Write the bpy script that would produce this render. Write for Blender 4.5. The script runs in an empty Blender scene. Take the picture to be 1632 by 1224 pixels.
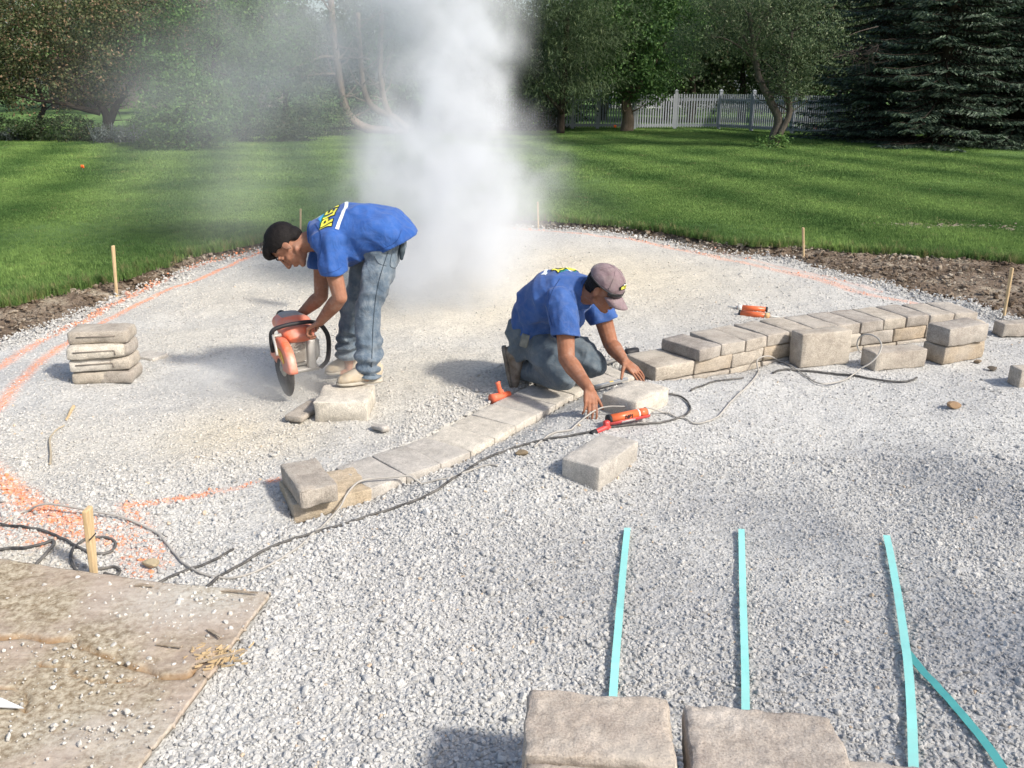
import bpy, bmesh, math, random
import numpy as np
from mathutils import Vector, Matrix, noise as mnoise
from mathutils.bvhtree import BVHTree

random.seed(7); rng = np.random.default_rng(7)
S = bpy.context.scene; C = S.collection
R = math.radians

# ------------------------------------------------------------------ camera, sky, sun, exposure
CAM_H, PITCH, FPX = 1.8, R(19.4), 1367.0
cam_d = bpy.data.cameras.new('camera'); cam = bpy.data.objects.new('camera', cam_d); C.objects.link(cam)
cam.location = (0, 0, CAM_H); cam.rotation_euler = (R(90) - PITCH, 0, 0)
cam_d.sensor_width = 36; cam_d.lens = FPX / 1632 * 36; cam_d.clip_start = 0.05; cam_d.clip_end = 2000
S.camera = cam
SUN_EL = R(40); SUN_DIR = Vector((.84, -.54, 0)).normalized()
world = bpy.data.worlds.new('World'); S.world = world; world.use_nodes = True
wn = world.node_tree.nodes; wl = world.node_tree.links; wn.clear()
wo = wn.new('ShaderNodeOutputWorld'); wb = wn.new('ShaderNodeBackground'); ws = wn.new('ShaderNodeTexSky')
ws.sky_type = 'NISHITA'; ws.sun_disc = False; ws.sun_elevation = SUN_EL
ws.sun_rotation = math.atan2(SUN_DIR.x, SUN_DIR.y) % (2 * math.pi); ws.air_density = 1.0; ws.dust_density = 2.6; ws.ozone_density = .35
wb.inputs[1].default_value = 0.125
wl.new(ws.outputs[0], wb.inputs[0]); wl.new(wb.outputs[0], wo.inputs[0])
sun_d = bpy.data.lights.new('sun', 'SUN'); sun = bpy.data.objects.new('sun', sun_d); C.objects.link(sun)
sun_d.energy = 3.2; sun_d.angle = R(5.0); sun_d.color = (1.0, .95, .86)
sv = Vector((SUN_DIR.x * math.cos(SUN_EL), SUN_DIR.y * math.cos(SUN_EL), math.sin(SUN_EL)))
sun.rotation_euler = sv.to_track_quat('Z', 'Y').to_euler()
S.view_settings.view_transform = 'Standard'; S.view_settings.look = 'None'
S.view_settings.gamma = 1; S.view_settings.use_curve_mapping = False; S.view_settings.exposure = 0.58
S.render.engine = 'CYCLES'
cy = S.cycles
cy.use_denoising = True; cy.max_bounces = 6; cy.diffuse_bounces = 3; cy.glossy_bounces = 2
cy.transmission_bounces = 4; cy.volume_bounces = 4; cy.transparent_max_bounces = 8
cy.use_adaptive_sampling = True; cy.adaptive_threshold = 0.02
cy.caustics_reflective = False; cy.caustics_refractive = False

# ------------------------------------------------------------------ places: photograph pixel -> point of the place
def ray(px, py):
    x, y = (px - 816) / FPX, (612 - py) / FPX
    return Vector((x, math.cos(PITCH) + y * math.sin(PITCH), -math.sin(PITCH) + y * math.cos(PITCH)))
def G(px, py, z=0.0):
    d = ray(px, py); t = (z - CAM_H) / d.z
    return Vector((d.x * t, d.y * t, z))
def at(px, py, Y):
    d = ray(px, py); t = Y / d.y
    return Vector((d.x * t, Y, CAM_H + d.z * t))

# ------------------------------------------------------------------ helpers
def link(o, parent=None):
    C.objects.link(o)
    if parent: o.parent = parent
    return o
def tag(o, label=None, cat=None, group=None, kind=None):
    if label: o['label'] = label
    if cat: o['category'] = cat
    if group: o['group'] = group
    if kind: o['kind'] = kind
    return o
def thing(name, label, cat, loc=(0, 0, 0), group=None, rot=(0, 0, 0)):
    o = bpy.data.objects.new(name, None); C.objects.link(o); o.location = loc; o.rotation_euler = rot
    o.empty_display_size = .1
    return tag(o, label, cat, group)
def mesh_obj(name, me, mats, parent=None, smooth=True):
    o = bpy.data.objects.new(name, me)
    for m in (mats if isinstance(mats, (list, tuple)) else [mats]): me.materials.append(m)
    if smooth: me.shade_smooth()
    return link(o, parent)
def obj(name, bm, mats, parent=None, smooth=True):
    me = bpy.data.meshes.new(name); bm.to_mesh(me); bm.free()
    return mesh_obj(name, me, mats, parent, smooth)
def np_mesh(name, verts, faces):
    me = bpy.data.meshes.new(name)
    verts = np.asarray(verts, dtype=np.float32); faces = np.asarray(faces, dtype=np.int32)
    nf, k = faces.shape
    me.vertices.add(len(verts)); me.vertices.foreach_set('co', verts.ravel())
    me.loops.add(nf * k); me.loops.foreach_set('vertex_index', faces.ravel())
    me.polygons.add(nf); me.polygons.foreach_set('loop_start', np.arange(0, nf * k, k, dtype=np.int32))
    me.update(calc_edges=True); me.validate()
    return me
def set_attr(me, name, data, typ='FLOAT', dom='POINT'):
    a = me.attributes.new(name, typ, dom)
    data = np.asarray(data, dtype=np.float32 if typ != 'INT' else np.int32)
    a.data.foreach_set('value' if typ in ('FLOAT', 'INT') else ('vector' if typ == 'FLOAT_VECTOR' else 'color'), data.ravel())
def catmull(pts, n=8):
    pts = [Vector(p) for p in pts]; out = []
    P = [pts[0] * 2 - pts[1]] + pts + [pts[-1] * 2 - pts[-2]]
    for i in range(1, len(P) - 2):
        p0, p1, p2, p3 = P[i - 1:i + 3]
        for k in range(n):
            t = k / n
            out.append(.5 * ((2 * p1) + (p2 - p0) * t + (2 * p0 - 5 * p1 + 4 * p2 - p3) * t * t + (3 * p1 - p0 - 3 * p2 + p3) * t ** 3))
    out.append(pts[-1]); return out
def tube(bm, pts, radii, n=8, cap=True):
    pts = [Vector(p) for p in pts]
    if not isinstance(radii, (list, tuple)): radii = [radii] * len(pts)
    rings = []; nrm = None
    for i, p in enumerate(pts):
        t = (pts[min(i + 1, len(pts) - 1)] - pts[max(i - 1, 0)]).normalized()
        if nrm is None: nrm = t.orthogonal().normalized()
        nrm = (nrm - t * nrm.dot(t))
        nrm = nrm.normalized() if nrm.length > 1e-6 else t.orthogonal().normalized()
        b = t.cross(nrm); r = radii[i]
        rings.append([bm.verts.new(p + (nrm * math.cos(a) + b * math.sin(a)) * r) for a in (2 * math.pi * k / n for k in range(n))])
    for a, b in zip(rings, rings[1:]):
        for k in range(n): bm.faces.new((a[k], a[(k + 1) % n], b[(k + 1) % n], b[k]))
    if cap:
        bm.faces.new(rings[0][::-1]); bm.faces.new(rings[-1])
def ell(bm, c, ax, ay, az, u=16, v=10):
    """ellipsoid with three half-axis vectors"""
    M = Matrix((( ax.x, ay.x, az.x, c.x), (ax.y, ay.y, az.y, c.y), (ax.z, ay.z, az.z, c.z), (0, 0, 0, 1)))
    bmesh.ops.create_uvsphere(bm, u_segments=u, v_segments=v, radius=1, matrix=M)
def capsule(bm, a, b, ra, rb, n=14):
    a, b = Vector(a), Vector(b); d = (b - a)
    L = d.length; d.normalize(); pts = []; rr = []
    for k in range(5):
        th = math.pi / 2 * (1 - k / 4.0); pts.append(a - d * ra * math.sin(th)); rr.append(max(ra * math.cos(th), 1e-4))
    for k in range(5):
        th = math.pi / 2 * (k / 4.0); pts.append(b + d * rb * math.sin(th)); rr.append(max(rb * math.cos(th), 1e-4))
    tube(bm, pts, rr, n)
def chain(bm, pr):
    for (a, ra), (b, rb) in zip(pr, pr[1:]): capsule(bm, a, b, ra, rb)
def box(bm, c, s, M=None, bev=0.0, seg=1):
    r = bmesh.ops.create_cube(bm, size=1, matrix=Matrix.Translation(c) @ Matrix.Diagonal((*s, 1)))
    if bev > 0:
        es = list({e for v in r['verts'] for e in v.link_edges})
        rr = bmesh.ops.bevel(bm, geom=es, offset=bev, segments=seg, affect='EDGES', profile=.5)
        vs = list({v for f in rr['faces'] for v in f.verts} | {v for v in r['verts'] if v.is_valid})
    else: vs = r['verts']
    if M is not None: bmesh.ops.transform(bm, matrix=M, verts=vs)
    return vs
def fn(x, y, z=0.0, s=1.0): return mnoise.noise(Vector((x * s, y * s, z * s)))

# ------------------------------------------------------------------ materials
def nodes(name):
    m = bpy.data.materials.new(name); m.use_nodes = True
    nt = m.node_tree; nt.nodes.clear(); return m, nt
def N(nt, typ, **kw):
    n = nt.nodes.new(typ)
    for k, v in kw.items():
        if k.startswith('i_'):
            key = k[2:]; key = int(key) if key.isdigit() else key.replace('_', ' ')
            n.inputs[key].default_value = v
        else: setattr(n, k, v)
    return n
def ramp(nt, fac, stops, interp='LINEAR'):
    r = nt.nodes.new('ShaderNodeValToRGB'); r.color_ramp.interpolation = interp
    while len(r.color_ramp.elements) < len(stops): r.color_ramp.elements.new(.5)
    for e, (p, c) in zip(r.color_ramp.elements, stops):
        e.position = p; e.color = (*c, 1) if len(c) == 3 else c
    nt.links.new(fac, r.inputs[0]); return r.outputs[0]
def mix(nt, fac, a, b, mode='MIX'):
    m = nt.nodes.new('ShaderNodeMix'); m.data_type = 'RGBA'; m.blend_type = mode
    for s, v in ((m.inputs[0], fac), (m.inputs[6], a), (m.inputs[7], b)):
        if hasattr(v, 'links'): nt.links.new(v, s)
        else: s.default_value = v if not isinstance(v, tuple) or len(v) == 4 else (*v, 1)
    return m.outputs[2]
def math_(nt, op, a, b=0.0, clamp=False):
    m = nt.nodes.new('ShaderNodeMath'); m.operation = op; m.use_clamp = clamp
    for s, v in ((m.inputs[0], a), (m.inputs[1], b)):
        if hasattr(v, 'links'): nt.links.new(v, s)
        else: s.default_value = v
    return m.outputs[0]
def tex(nt, scale, detail=4, rough=.55, vec=None, kind='ShaderNodeTexNoise', obj_space=True):
    t = nt.nodes.new(kind)
    if kind == 'ShaderNodeTexNoise': t.inputs['Detail'].default_value = detail; t.inputs['Roughness'].default_value = rough
    t.inputs['Scale'].default_value = scale
    if vec is None:
        tc = nt.nodes.new('ShaderNodeTexCoord'); vec = tc.outputs['Object' if obj_space else 'Generated']
    nt.links.new(vec, t.inputs['Vector']); return t
def finish(m, nt, col, rough=.8, bump=None, bstr=.3, bdist=.01, metal=0.0, spec=.3, coat=0):
    b = nt.nodes.new('ShaderNodeBsdfPrincipled'); o = nt.nodes.new('ShaderNodeOutputMaterial')
    if hasattr(col, 'links'): nt.links.new(col, b.inputs['Base Color'])
    else: b.inputs['Base Color'].default_value = (*col, 1)
    if hasattr(rough, 'links'): nt.links.new(rough, b.inputs['Roughness'])
    else: b.inputs['Roughness'].default_value = rough
    b.inputs['Metallic'].default_value = metal; b.inputs['Specular IOR Level'].default_value = spec
    b.inputs['Coat Weight'].default_value = coat
    if bump is not None:
        bp = nt.nodes.new('ShaderNodeBump'); bp.inputs['Strength'].default_value = bstr; bp.inputs['Distance'].default_value = bdist
        nt.links.new(bump, bp.inputs['Height']); nt.links.new(bp.outputs[0], b.inputs['Normal'])
    nt.links.new(b.outputs[0], o.inputs[0]); return m
def simple(name, col, rough=.6, var=.15, scale=20, bstr=.1, metal=0.0, spec=.3, dust=0.0):
    m, nt = nodes(name)
    t = tex(nt, scale); t2 = tex(nt, scale * 6)
    c = mix(nt, t.outputs[0], tuple(v * (1 - var) for v in col), tuple(min(1, v * (1 + var)) for v in col))
    if dust > 0:
        d = ramp(nt, tex(nt, scale * .6, 6, .7).outputs[0], [(.35, (0, 0, 0)), (.75, (dust,) * 3)])
        c = mix(nt, d, c, (.5, .47, .42, 1))
    return finish(m, nt, c, rough, t2.outputs[0], bstr, .003, metal, spec)
def attr(nt, name, typ='GEOMETRY'):
    a = nt.nodes.new('ShaderNodeAttribute'); a.attribute_name = name; a.attribute_type = typ; return a

ORANGE = (.86, .27, .10)
# gravel bed (the fines between and under the stones)
m, nt = nodes('gravel_fines')
n1 = tex(nt, 1.1, 5, .6); n2 = tex(nt, 60, 6, .7); vo = tex(nt, 85, kind='ShaderNodeTexVoronoi'); vo2 = tex(nt, 38, kind='ShaderNodeTexVoronoi')
base = ramp(nt, n1.outputs[0], [(.3, (.44, .435, .425)), (.7, (.53, .525, .505))])
tan = attr(nt, 'tan'); c = mix(nt, tan.outputs['Fac'], base, (.60, .53, .40, 1))
c = mix(nt, ramp(nt, vo.outputs['Color'], [(.1, (.62,) * 3), (.9, (1.15,) * 3)]), c, c, 'MIX')
g1 = nt.nodes.new('ShaderNodeSeparateColor'); nt.links.new(vo.outputs['Color'], g1.inputs[0])
k = ramp(nt, g1.outputs[0], [(0, (.55,) * 3), (.5, (.95,) * 3), (1, (1.25,) * 3)])
c = mix(nt, .55, c, mix(nt, 1.0, c, k, 'MULTIPLY'))
pa = attr(nt, 'paint'); pf = math_(nt, 'MULTIPLY', pa.outputs['Fac'], ramp(nt, n2.outputs[0], [(.4, (.25,) * 3), (.58, (1,) * 3)]))
c = mix(nt, pf, c, (*ORANGE, 1))
h = math_(nt, 'ADD', vo.outputs['Distance'], math_(nt, 'MULTIPLY', n2.outputs[0], .8))
M_FINES = finish(m, nt, c, .95, h, .55, .008, spec=.1)
# loose stones
m, nt = nodes('crushed_stone')
ti = attr(nt, 'tint', 'INSTANCER'); pa = attr(nt, 'paint', 'INSTANCER'); ta = attr(nt, 'tan', 'INSTANCER')
c = ramp(nt, ti.outputs['Fac'], [(0, (.29, .285, .28)), (.25, (.42, .415, .405)), (.6, (.545, .535, .515)), (.9, (.65, .635, .605)), (1, (.60, .48, .36))])
c = mix(nt, math_(nt, 'MULTIPLY', ta.outputs['Fac'], .6), c, (.60, .53, .41, 1))
n2 = tex(nt, 1.6, 5, .7); c = mix(nt, .5, c, mix(nt, 1.0, c, ramp(nt, n2.outputs[0], [(.3, (.6,) * 3), (.7, (1.3,) * 3)]), 'MULTIPLY'))
c = mix(nt, pa.outputs['Fac'], c, (*ORANGE, 1))
M_STONE = finish(m, nt, c, .9, n2.outputs[0], .3, .1, spec=.15)
# bare soil
m, nt = nodes('bare_soil')
n1 = tex(nt, 2.2, 8, .65); n2 = tex(nt, 26, 8, .7)
c = ramp(nt, n1.outputs[0], [(.36, (.11, .08, .055)), (.5, (.22, .17, .13)), (.64, (.40, .345, .27))])
c = mix(nt, .5, c, mix(nt, 1.0, c, ramp(nt, n2.outputs[0], [(.3, (.4,) * 3), (.7, (1.6,) * 3)]), 'MULTIPLY'))
M_SOIL = finish(m, nt, c, .95, n2.outputs[0], .9, .04, spec=.1)
m, nt = nodes('soil_clod')
ti = attr(nt, 'tint', 'INSTANCER')
c = ramp(nt, ti.outputs['Fac'], [(0, (.10, .072, .05)), (.45, (.22, .17, .125)), (1, (.44, .385, .31))])
M_CLOD = finish(m, nt, c, .95, tex(nt, 3, 5).outputs[0], .5, .1, spec=.1)
# mown lawn: base sheet and blades share the mowing pattern
def mow(nt, pos):
    sx = nt.nodes.new('ShaderNodeSeparateXYZ'); nt.links.new(pos, sx.inputs[0])
    wob = nt.nodes.new('ShaderNodeTexNoise'); wob.inputs['Scale'].default_value = .25; nt.links.new(pos, wob.inputs['Vector'])
    y = math_(nt, 'ADD', sx.outputs[1], math_(nt, 'MULTIPLY', sx.outputs[0], -.16))
    y = math_(nt, 'ADD', y, math_(nt, 'MULTIPLY', wob.outputs[0], 1.0))
    s1 = math_(nt, 'SINE', math_(nt, 'MULTIPLY', y, 2 * math.pi / 2.9))
    x = math_(nt, 'ADD', math_(nt, 'ADD', sx.outputs[0], math_(nt, 'MULTIPLY', wob.outputs[0], 1.6)), math_(nt, 'MULTIPLY', sx.outputs[1], .28))
    s2 = math_(nt, 'SINE', math_(nt, 'MULTIPLY', x, 2 * math.pi / 2.1))
    s = math_(nt, 'ADD', math_(nt, 'MULTIPLY', s1, .14), math_(nt, 'MULTIPLY', s2, .32))
    big = nt.nodes.new('ShaderNodeTexNoise'); big.inputs['Scale'].default_value = .6; big.inputs['Detail'].default_value = 5; nt.links.new(pos, big.inputs['Vector'])
    s = math_(nt, 'ADD', s, math_(nt, 'MULTIPLY', math_(nt, 'SUBTRACT', big.outputs[0], .5), .7))
    return math_(nt, 'ADD', s, .5, True)
m, nt = nodes('lawn_turf')
geo = nt.nodes.new('ShaderNodeNewGeometry')
s = mow(nt, geo.outputs['Position'])
c = ramp(nt, s, [(0, (.064, .124, .040)), (1, (.165, .270, .086))])
n2 = tex(nt, 30, 8, .75); c = mix(nt, .6, c, mix(nt, 1.0, c, ramp(nt, n2.outputs[0], [(.3, (.45,) * 3), (.7, (1.5,) * 3)]), 'MULTIPLY'))
M_LAWN = finish(m, nt, c, .9, n2.outputs[0], 1.0, .05, spec=.1)
m, nt = nodes('grass_blade')
geo = nt.nodes.new('ShaderNodeNewGeometry'); s = mow(nt, geo.outputs['Position'])
ti = attr(nt, 'tint', 'INSTANCER'); dr = attr(nt, 'dry', 'INSTANCER')
c = ramp(nt, s, [(0, (.088, .172, .060)), (1, (.235, .365, .125))])
c = mix(nt, 1.0, c, ramp(nt, ti.outputs['Fac'], [(0, (.6, .65, .6)), (1, (1.35, 1.25, 1.1))]), 'MULTIPLY')
c = mix(nt, dr.outputs['Fac'], c, (.34, .29, .15, 1))
b = nt.nodes.new('ShaderNodeBsdfDiffuse'); tr = nt.nodes.new('ShaderNodeBsdfTranslucent'); ms = nt.nodes.new('ShaderNodeMixShader'); o = nt.nodes.new('ShaderNodeOutputMaterial')
nt.links.new(c, b.inputs[0]); nt.links.new(c, tr.inputs[0]); ms.inputs[0].default_value = .35
nt.links.new(b.outputs[0], ms.inputs[1]); nt.links.new(tr.outputs[0], ms.inputs[2]); nt.links.new(ms.outputs[0], o.inputs[0]); M_BLADE = m
def leaf_mat(name, dark, light, odd=None, oddf=.9, trans=.3):
    m, nt = nodes(name)
    geo = nt.nodes.new('ShaderNodeNewGeometry')
    st = [(0, dark), (oddf, light)] + ([(min(1, oddf + .04), odd)] if odd else [])
    c = ramp(nt, geo.outputs['Random Per Island'], st)
    t = tex(nt, .9, 3); c = mix(nt, .5, c, mix(nt, 1.0, c, ramp(nt, t.outputs[0], [(.3, (.55,) * 3), (.7, (1.5,) * 3)]), 'MULTIPLY'))
    b = nt.nodes.new('ShaderNodeBsdfPrincipled'); b.inputs['Roughness'].default_value = .55; b.inputs['Specular IOR Level'].default_value = .25
    tr = nt.nodes.new('ShaderNodeBsdfTranslucent'); ms = nt.nodes.new('ShaderNodeMixShader'); o = nt.nodes.new('ShaderNodeOutputMaterial')
    nt.links.new(c, b.inputs[0]); nt.links.new(c, tr.inputs[0]); ms.inputs[0].default_value = trans
    nt.links.new(b.outputs[0], ms.inputs[1]); nt.links.new(tr.outputs[0], ms.inputs[2]); nt.links.new(ms.outputs[0], o.inputs[0]); return m
def bark_mat(name, a, b_):
    m, nt = nodes(name)
    tc = nt.nodes.new('ShaderNodeTexCoord'); mp = nt.nodes.new('ShaderNodeMapping'); mp.inputs['Scale'].default_value = (1, 1, .22)
    nt.links.new(tc.outputs['Object'], mp.inputs[0]); t = tex(nt, 22, 6, .7, mp.outputs[0])
    return finish(m, nt, ramp(nt, t.outputs[0], [(.3, a), (.7, b_)]), .9, t.outputs[0], .8, .03, spec=.1)
def concrete(name, a, b_, c_, edge=.0):
    m, nt = nodes(name)
    oi = nt.nodes.new('ShaderNodeObjectInfo'); tc = nt.nodes.new('ShaderNodeTexCoord')
    ad = nt.nodes.new('ShaderNodeVectorMath'); ad.operation = 'ADD'
    sc = nt.nodes.new('ShaderNodeVectorMath'); sc.operation = 'SCALE'; sc.inputs['Scale'].default_value = 37
    cm = nt.nodes.new('ShaderNodeCombineXYZ'); nt.links.new(oi.outputs['Random'], cm.inputs[0]); nt.links.new(oi.outputs['Random'], cm.inputs[2])
    nt.links.new(cm.outputs[0], sc.inputs[0]); nt.links.new(tc.outputs['Object'], ad.inputs[0]); nt.links.new(sc.outputs[0], ad.inputs[1])
    v = ad.outputs[0]
    n1 = tex(nt, 5, 6, .6, v); n2 = tex(nt, 22, 8, .7, v); n3 = tex(nt, 160, 6, .7, v); vo = tex(nt, 70, vec=v, kind='ShaderNodeTexVoronoi')
    c = ramp(nt, n1.outputs[0], [(.28, a), (.5, b_), (.72, c_)])
    c = mix(nt, .7, c, mix(nt, 1.0, c, ramp(nt, n2.outputs[0], [(.34, (.74,) * 3), (.5, (1,) * 3), (.62, (1.2,) * 3)]), 'MULTIPLY'))
    c = mix(nt, .85, c, mix(nt, 1.0, c, ramp(nt, n3.outputs[0], [(.34, (.66,) * 3), (.5, (1,) * 3), (.62, (1.2,) * 3)]), 'MULTIPLY'))
    n4 = tex(nt, 2.2, 3, .5, v); c = mix(nt, ramp(nt, n4.outputs[0], [(.52, (0,) * 3), (.66, (.4,) * 3)]), c, (.56, .53, .48, 1))
    c = mix(nt, ramp(nt, tex(nt, 9, 8, .75, v).outputs[0], [(.60, (0,) * 3), (.70, (.45,) * 3)]), c, (.20, .16, .125, 1))
    tint = ramp(nt, oi.outputs['Random'], [(0, (.86, .85, .85)), (.5, (1.0, .98, .95)), (1, (1.1, 1.07, 1.0))])
    c = mix(nt, 1.0, c, tint, 'MULTIPLY')
    h = math_(nt, 'ADD', math_(nt, 'MULTIPLY', n3.outputs[0], .5), n2.outputs[0])
    h = math_(nt, 'SUBTRACT', h, math_(nt, 'MULTIPLY', ramp(nt, vo.outputs['Distance'], [(0, (1,) * 3), (.18, (0,) * 3)]), .25))
    return finish(m, nt, c, .92, h, .9, .007, spec=.15)
M_BLOCK = concrete('tumbled_concrete', (.30, .27, .24), (.39, .355, .315), (.47, .435, .39))
M_SLAB = concrete('dusty_concrete', (.44, .415, .375), (.52, .49, .445), (.58, .55, .50))
M_OCHRE = concrete('ochre_concrete', (.38, .315, .235), (.46, .385, .295), (.42, .37, .315))
M_NEAR = concrete('mottled_concrete', (.36, .305, .265), (.47, .415, .36), (.60, .55, .49))
m, nt = nodes('stake_wood')
tc = nt.nodes.new('ShaderNodeTexCoord'); mp = nt.nodes.new('ShaderNodeMapping'); mp.inputs['Scale'].default_value = (1, 1, .06)
nt.links.new(tc.outputs['Object'], mp.inputs[0]); t = tex(nt, 120, 6, .6, mp.outputs[0])
M_WOOD = finish(m, nt, ramp(nt, t.outputs[0], [(.3, (.42, .29, .15)), (.6, (.62, .47, .28)), (.8, (.70, .56, .36))]), .8, t.outputs[0], .4, .003)
m, nt = nodes('weathered_plywood')
tc = nt.nodes.new('ShaderNodeTexCoord'); mp = nt.nodes.new('ShaderNodeMapping'); mp.inputs['Scale'].default_value = (1, 5, 5); nt.links.new(tc.outputs['Object'], mp.inputs[0])
g = tex(nt, 5, 8, .65, mp.outputs[0]); g2 = tex(nt, 1.9, 6, .62); g3 = tex(nt, 45, 7, .75)
c = ramp(nt, g.outputs[0], [(.3, (.31, .24, .19)), (.5, (.42, .34, .275)), (.7, (.50, .42, .345))])
dirt = ramp(nt, g2.outputs[0], [(.42, (0,) * 3), (.55, (.85,) * 3)])
c = mix(nt, dirt, c, mix(nt, ramp(nt, g3.outputs[0], [(.4, (0,) * 3), (.6, (1,) * 3)]), (.22, .165, .095, 1), (.50, .44, .33, 1)))
pw = attr(nt, 'grit'); c = mix(nt, math_(nt, 'MULTIPLY', pw.outputs['Fac'], ramp(nt, g3.outputs[0], [(.35, (.3,) * 3), (.6, (1,) * 3)])), c, (.52, .50, .45, 1))
c = mix(nt, .4, c, mix(nt, 1.0, c, ramp(nt, g3.outputs[0], [(.3, (.6,) * 3), (.7, (1.35,) * 3)]), 'MULTIPLY'))
ck = attr(nt, 'crack'); c = mix(nt, ck.outputs['Fac'], c, (.30, .185, .09, 1)); hh = math_(nt, 'ADD', g3.outputs[0], g.outputs[0]); M_PLY = finish(m, nt, c, .9, hh, .6, .008, spec=.1)
M_BLACK = simple('black_rubber', (.025, .025, .028), .55, .3, 30)
M_CORD = simple('black_cord', (.03, .03, .033), .6, .3, 30, dust=.35)
M_HOSE = simple('grey_hose', (.36, .34, .31), .5, .15, 20, dust=.4)
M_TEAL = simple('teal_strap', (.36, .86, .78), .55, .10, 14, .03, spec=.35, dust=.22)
M_TEALD = simple('dark_teal_strap', (.10, .42, .40), .4, .06, 8, .03, spec=.4)  # darker teal for the diagonal strap
M_WHITE = simple('white_vinyl', (.72, .74, .76), .45, .06, 4, .02)
M_SAWOR = simple('orange_plastic', (.78, .15, .06), .4, .12, 14, .05, spec=.4, dust=.75)
M_SAWGR = simple('grey_casting', (.42, .40, .37), .5, .15, 20, .1, metal=.2, dust=.7)
M_SAWWH = simple('pale_plastic', (.60, .58, .54), .4, .1, 10, .05, dust=.5)
M_YEL = simple('yellow_decal', (.85, .55, .08), .5, .1, 30, .02, dust=.3)
M_DISC = simple('abrasive_disc', (.10, .09, .085), .8, .2, 40, .2, dust=.3)
M_RED = simple('red_plastic', (.55, .03, .03), .35, .15, 20, .05, spec=.5, dust=.2)
M_TUBE = simple('orange_cartridge', (.66, .125, .03), .35, .1, 12, .02, spec=.5, dust=.1)
M_NOZ = simple('clear_nozzle', (.66, .66, .62), .3, .1, 12, .02, spec=.5)
M_METAL = simple('dull_aluminium', (.55, .55, .54), .35, .1, 20, .05, metal=.7)
# ================================================================== GROUND
PC = Vector((.3, 5.0, 0))
def curve_r(pts):
    """closed outline (world points) -> radius as a function of angle about PC"""
    a = [(math.atan2(p.y - PC.y, p.x - PC.x), math.hypot(p.x - PC.x, p.y - PC.y)) for p in pts]
    a.sort(); th = np.array([q[0] for q in a]); r = np.array([q[1] for q in a])
    th = np.concatenate([th - 2 * np.pi, th, th + 2 * np.pi]); r = np.tile(r, 3)
    return lambda t: np.interp(t, th, r)
def dens(pts, n=10):
    out = []
    for a, b in zip(pts, pts[1:]):
        for k in range(n): out.append(a.lerp(b, k / n))
    return out + [pts[-1]]
GE = [G(0, 545), G(90, 512), G(190, 470), G(300, 426), G(430, 396), G(560, 378), G(700, 364), G(870, 361), G(960, 369), G(1060, 384), G(1150, 402),
      G(1229, 406), G(1333, 434), G(1428, 456), G(1546, 482), G(1632, 512), Vector((5.4, 5.2, 0)), Vector((5.4, 1, 0)), Vector((4.5, -2.5, 0)), Vector((-4, -2.5, 0)), Vector((-5.5, 1, 0)), Vector((-5.0, 4, 0))]
LE = [G(-60, 520), G(0, 488, .08), G(100, 464, .08), G(200, 440, .08), G(330, 408, .08), G(430, 385, .08), G(560, 368, .08), G(700, 356, .08), G(870, 353, .08), G(960, 357, .08), G(1060, 371, .08), G(1120, 387, .08), G(1190, 391, .08),
      G(1271, 392, .08), G(1357, 401, .08), G(1450, 405, .08), G(1530, 411, .08), G(1632, 417, .08), Vector((9.2, 7.5, 0)), Vector((8.4, 1, 0)), Vector((7, -5, 0)), Vector((-7, -5, 0)), Vector((-6.6, 1, 0)), Vector((-6.2, 4, 0))]
rG = curve_r(dens(GE + [GE[0]])); rL0 = curve_r(dens(LE + [LE[0]]))
def jag(t): return np.array([.10 * fn(math.cos(q) * 9, math.sin(q) * 9, 3) + .05 * fn(math.cos(q) * 40, math.sin(q) * 40, 5) for q in np.atleast_1d(t)])
_T = np.linspace(-np.pi, np.pi, 2001); _G = rG(_T) + jag(_T) * .8; _L = np.maximum(rL0(_T), _G + .16) + jag(_T + 2) * 1.2
_L = np.maximum(_L, _G + .1)
def RG(t): return np.interp((t + np.pi) % (2 * np.pi) - np.pi, _T, _G)
def RL(t): return np.interp((t + np.pi) % (2 * np.pi) - np.pi, _T, _L)

# strip and wall curves (front = near edge of the tops)
ZS, ZB, ZT = .03, .12, .20               # tops of the buried first course, the second and the third
front1 = catmull([G(590, 778, ZS), G(663, 752, ZS), G(745, 722, ZS), G(830, 675, ZS), G(888, 643, ZS), G(940, 618, ZS), G(1012, 600, ZS)], 12)
front2 = catmull([G(1116, 558, ZT), G(1151, 549, ZT), G(1188, 543, ZT), G(1224, 535, ZT), G(1258, 529, ZT), G(1310, 522, ZT), G(1365, 515, ZT), G(1399, 511, ZT), G(1435, 507, ZT), G(1470, 503, ZT), G(1530, 499, ZT), G(1577, 496, ZT)], 12)
front_all = [Vector((p.x, p.y, 0)) for p in front1] + [Vector((p.x, p.y, 0)) for p in front2]
FA = np.array([[p.x, p.y] for p in front_all])
def seg_dist(x, y, poly):
    """distance to a polyline, side (negative = near side) and along-parameter; x, y arrays"""
    P = np.stack([x, y], -1); best = np.full(x.shape, 1e9); side = np.zeros(x.shape); par = np.zeros(x.shape)
    for i in range(len(poly) - 1):
        a, b = poly[i], poly[i + 1]; ab = b - a; L2 = (ab ** 2).sum()
        if L2 < 1e-9: continue
        t = np.clip(((P - a) @ ab) / L2, 0, 1); q = a + t[..., None] * ab; d = np.sqrt(((P - q) ** 2).sum(-1))
        cr = ab[0] * (P[..., 1] - a[1]) - ab[1] * (P[..., 0] - a[0])
        u = d < best; best = np.where(u, d, best); side = np.where(u, np.sign(cr), side); par = np.where(u, i + t, par)
    return best, side, par
FAs = FA[::4]
def bumpf(x, a, b, s): return 1 / (1 + np.exp(-(x - a) / s)) * 1 / (1 + np.exp((x - b) / s))
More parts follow.
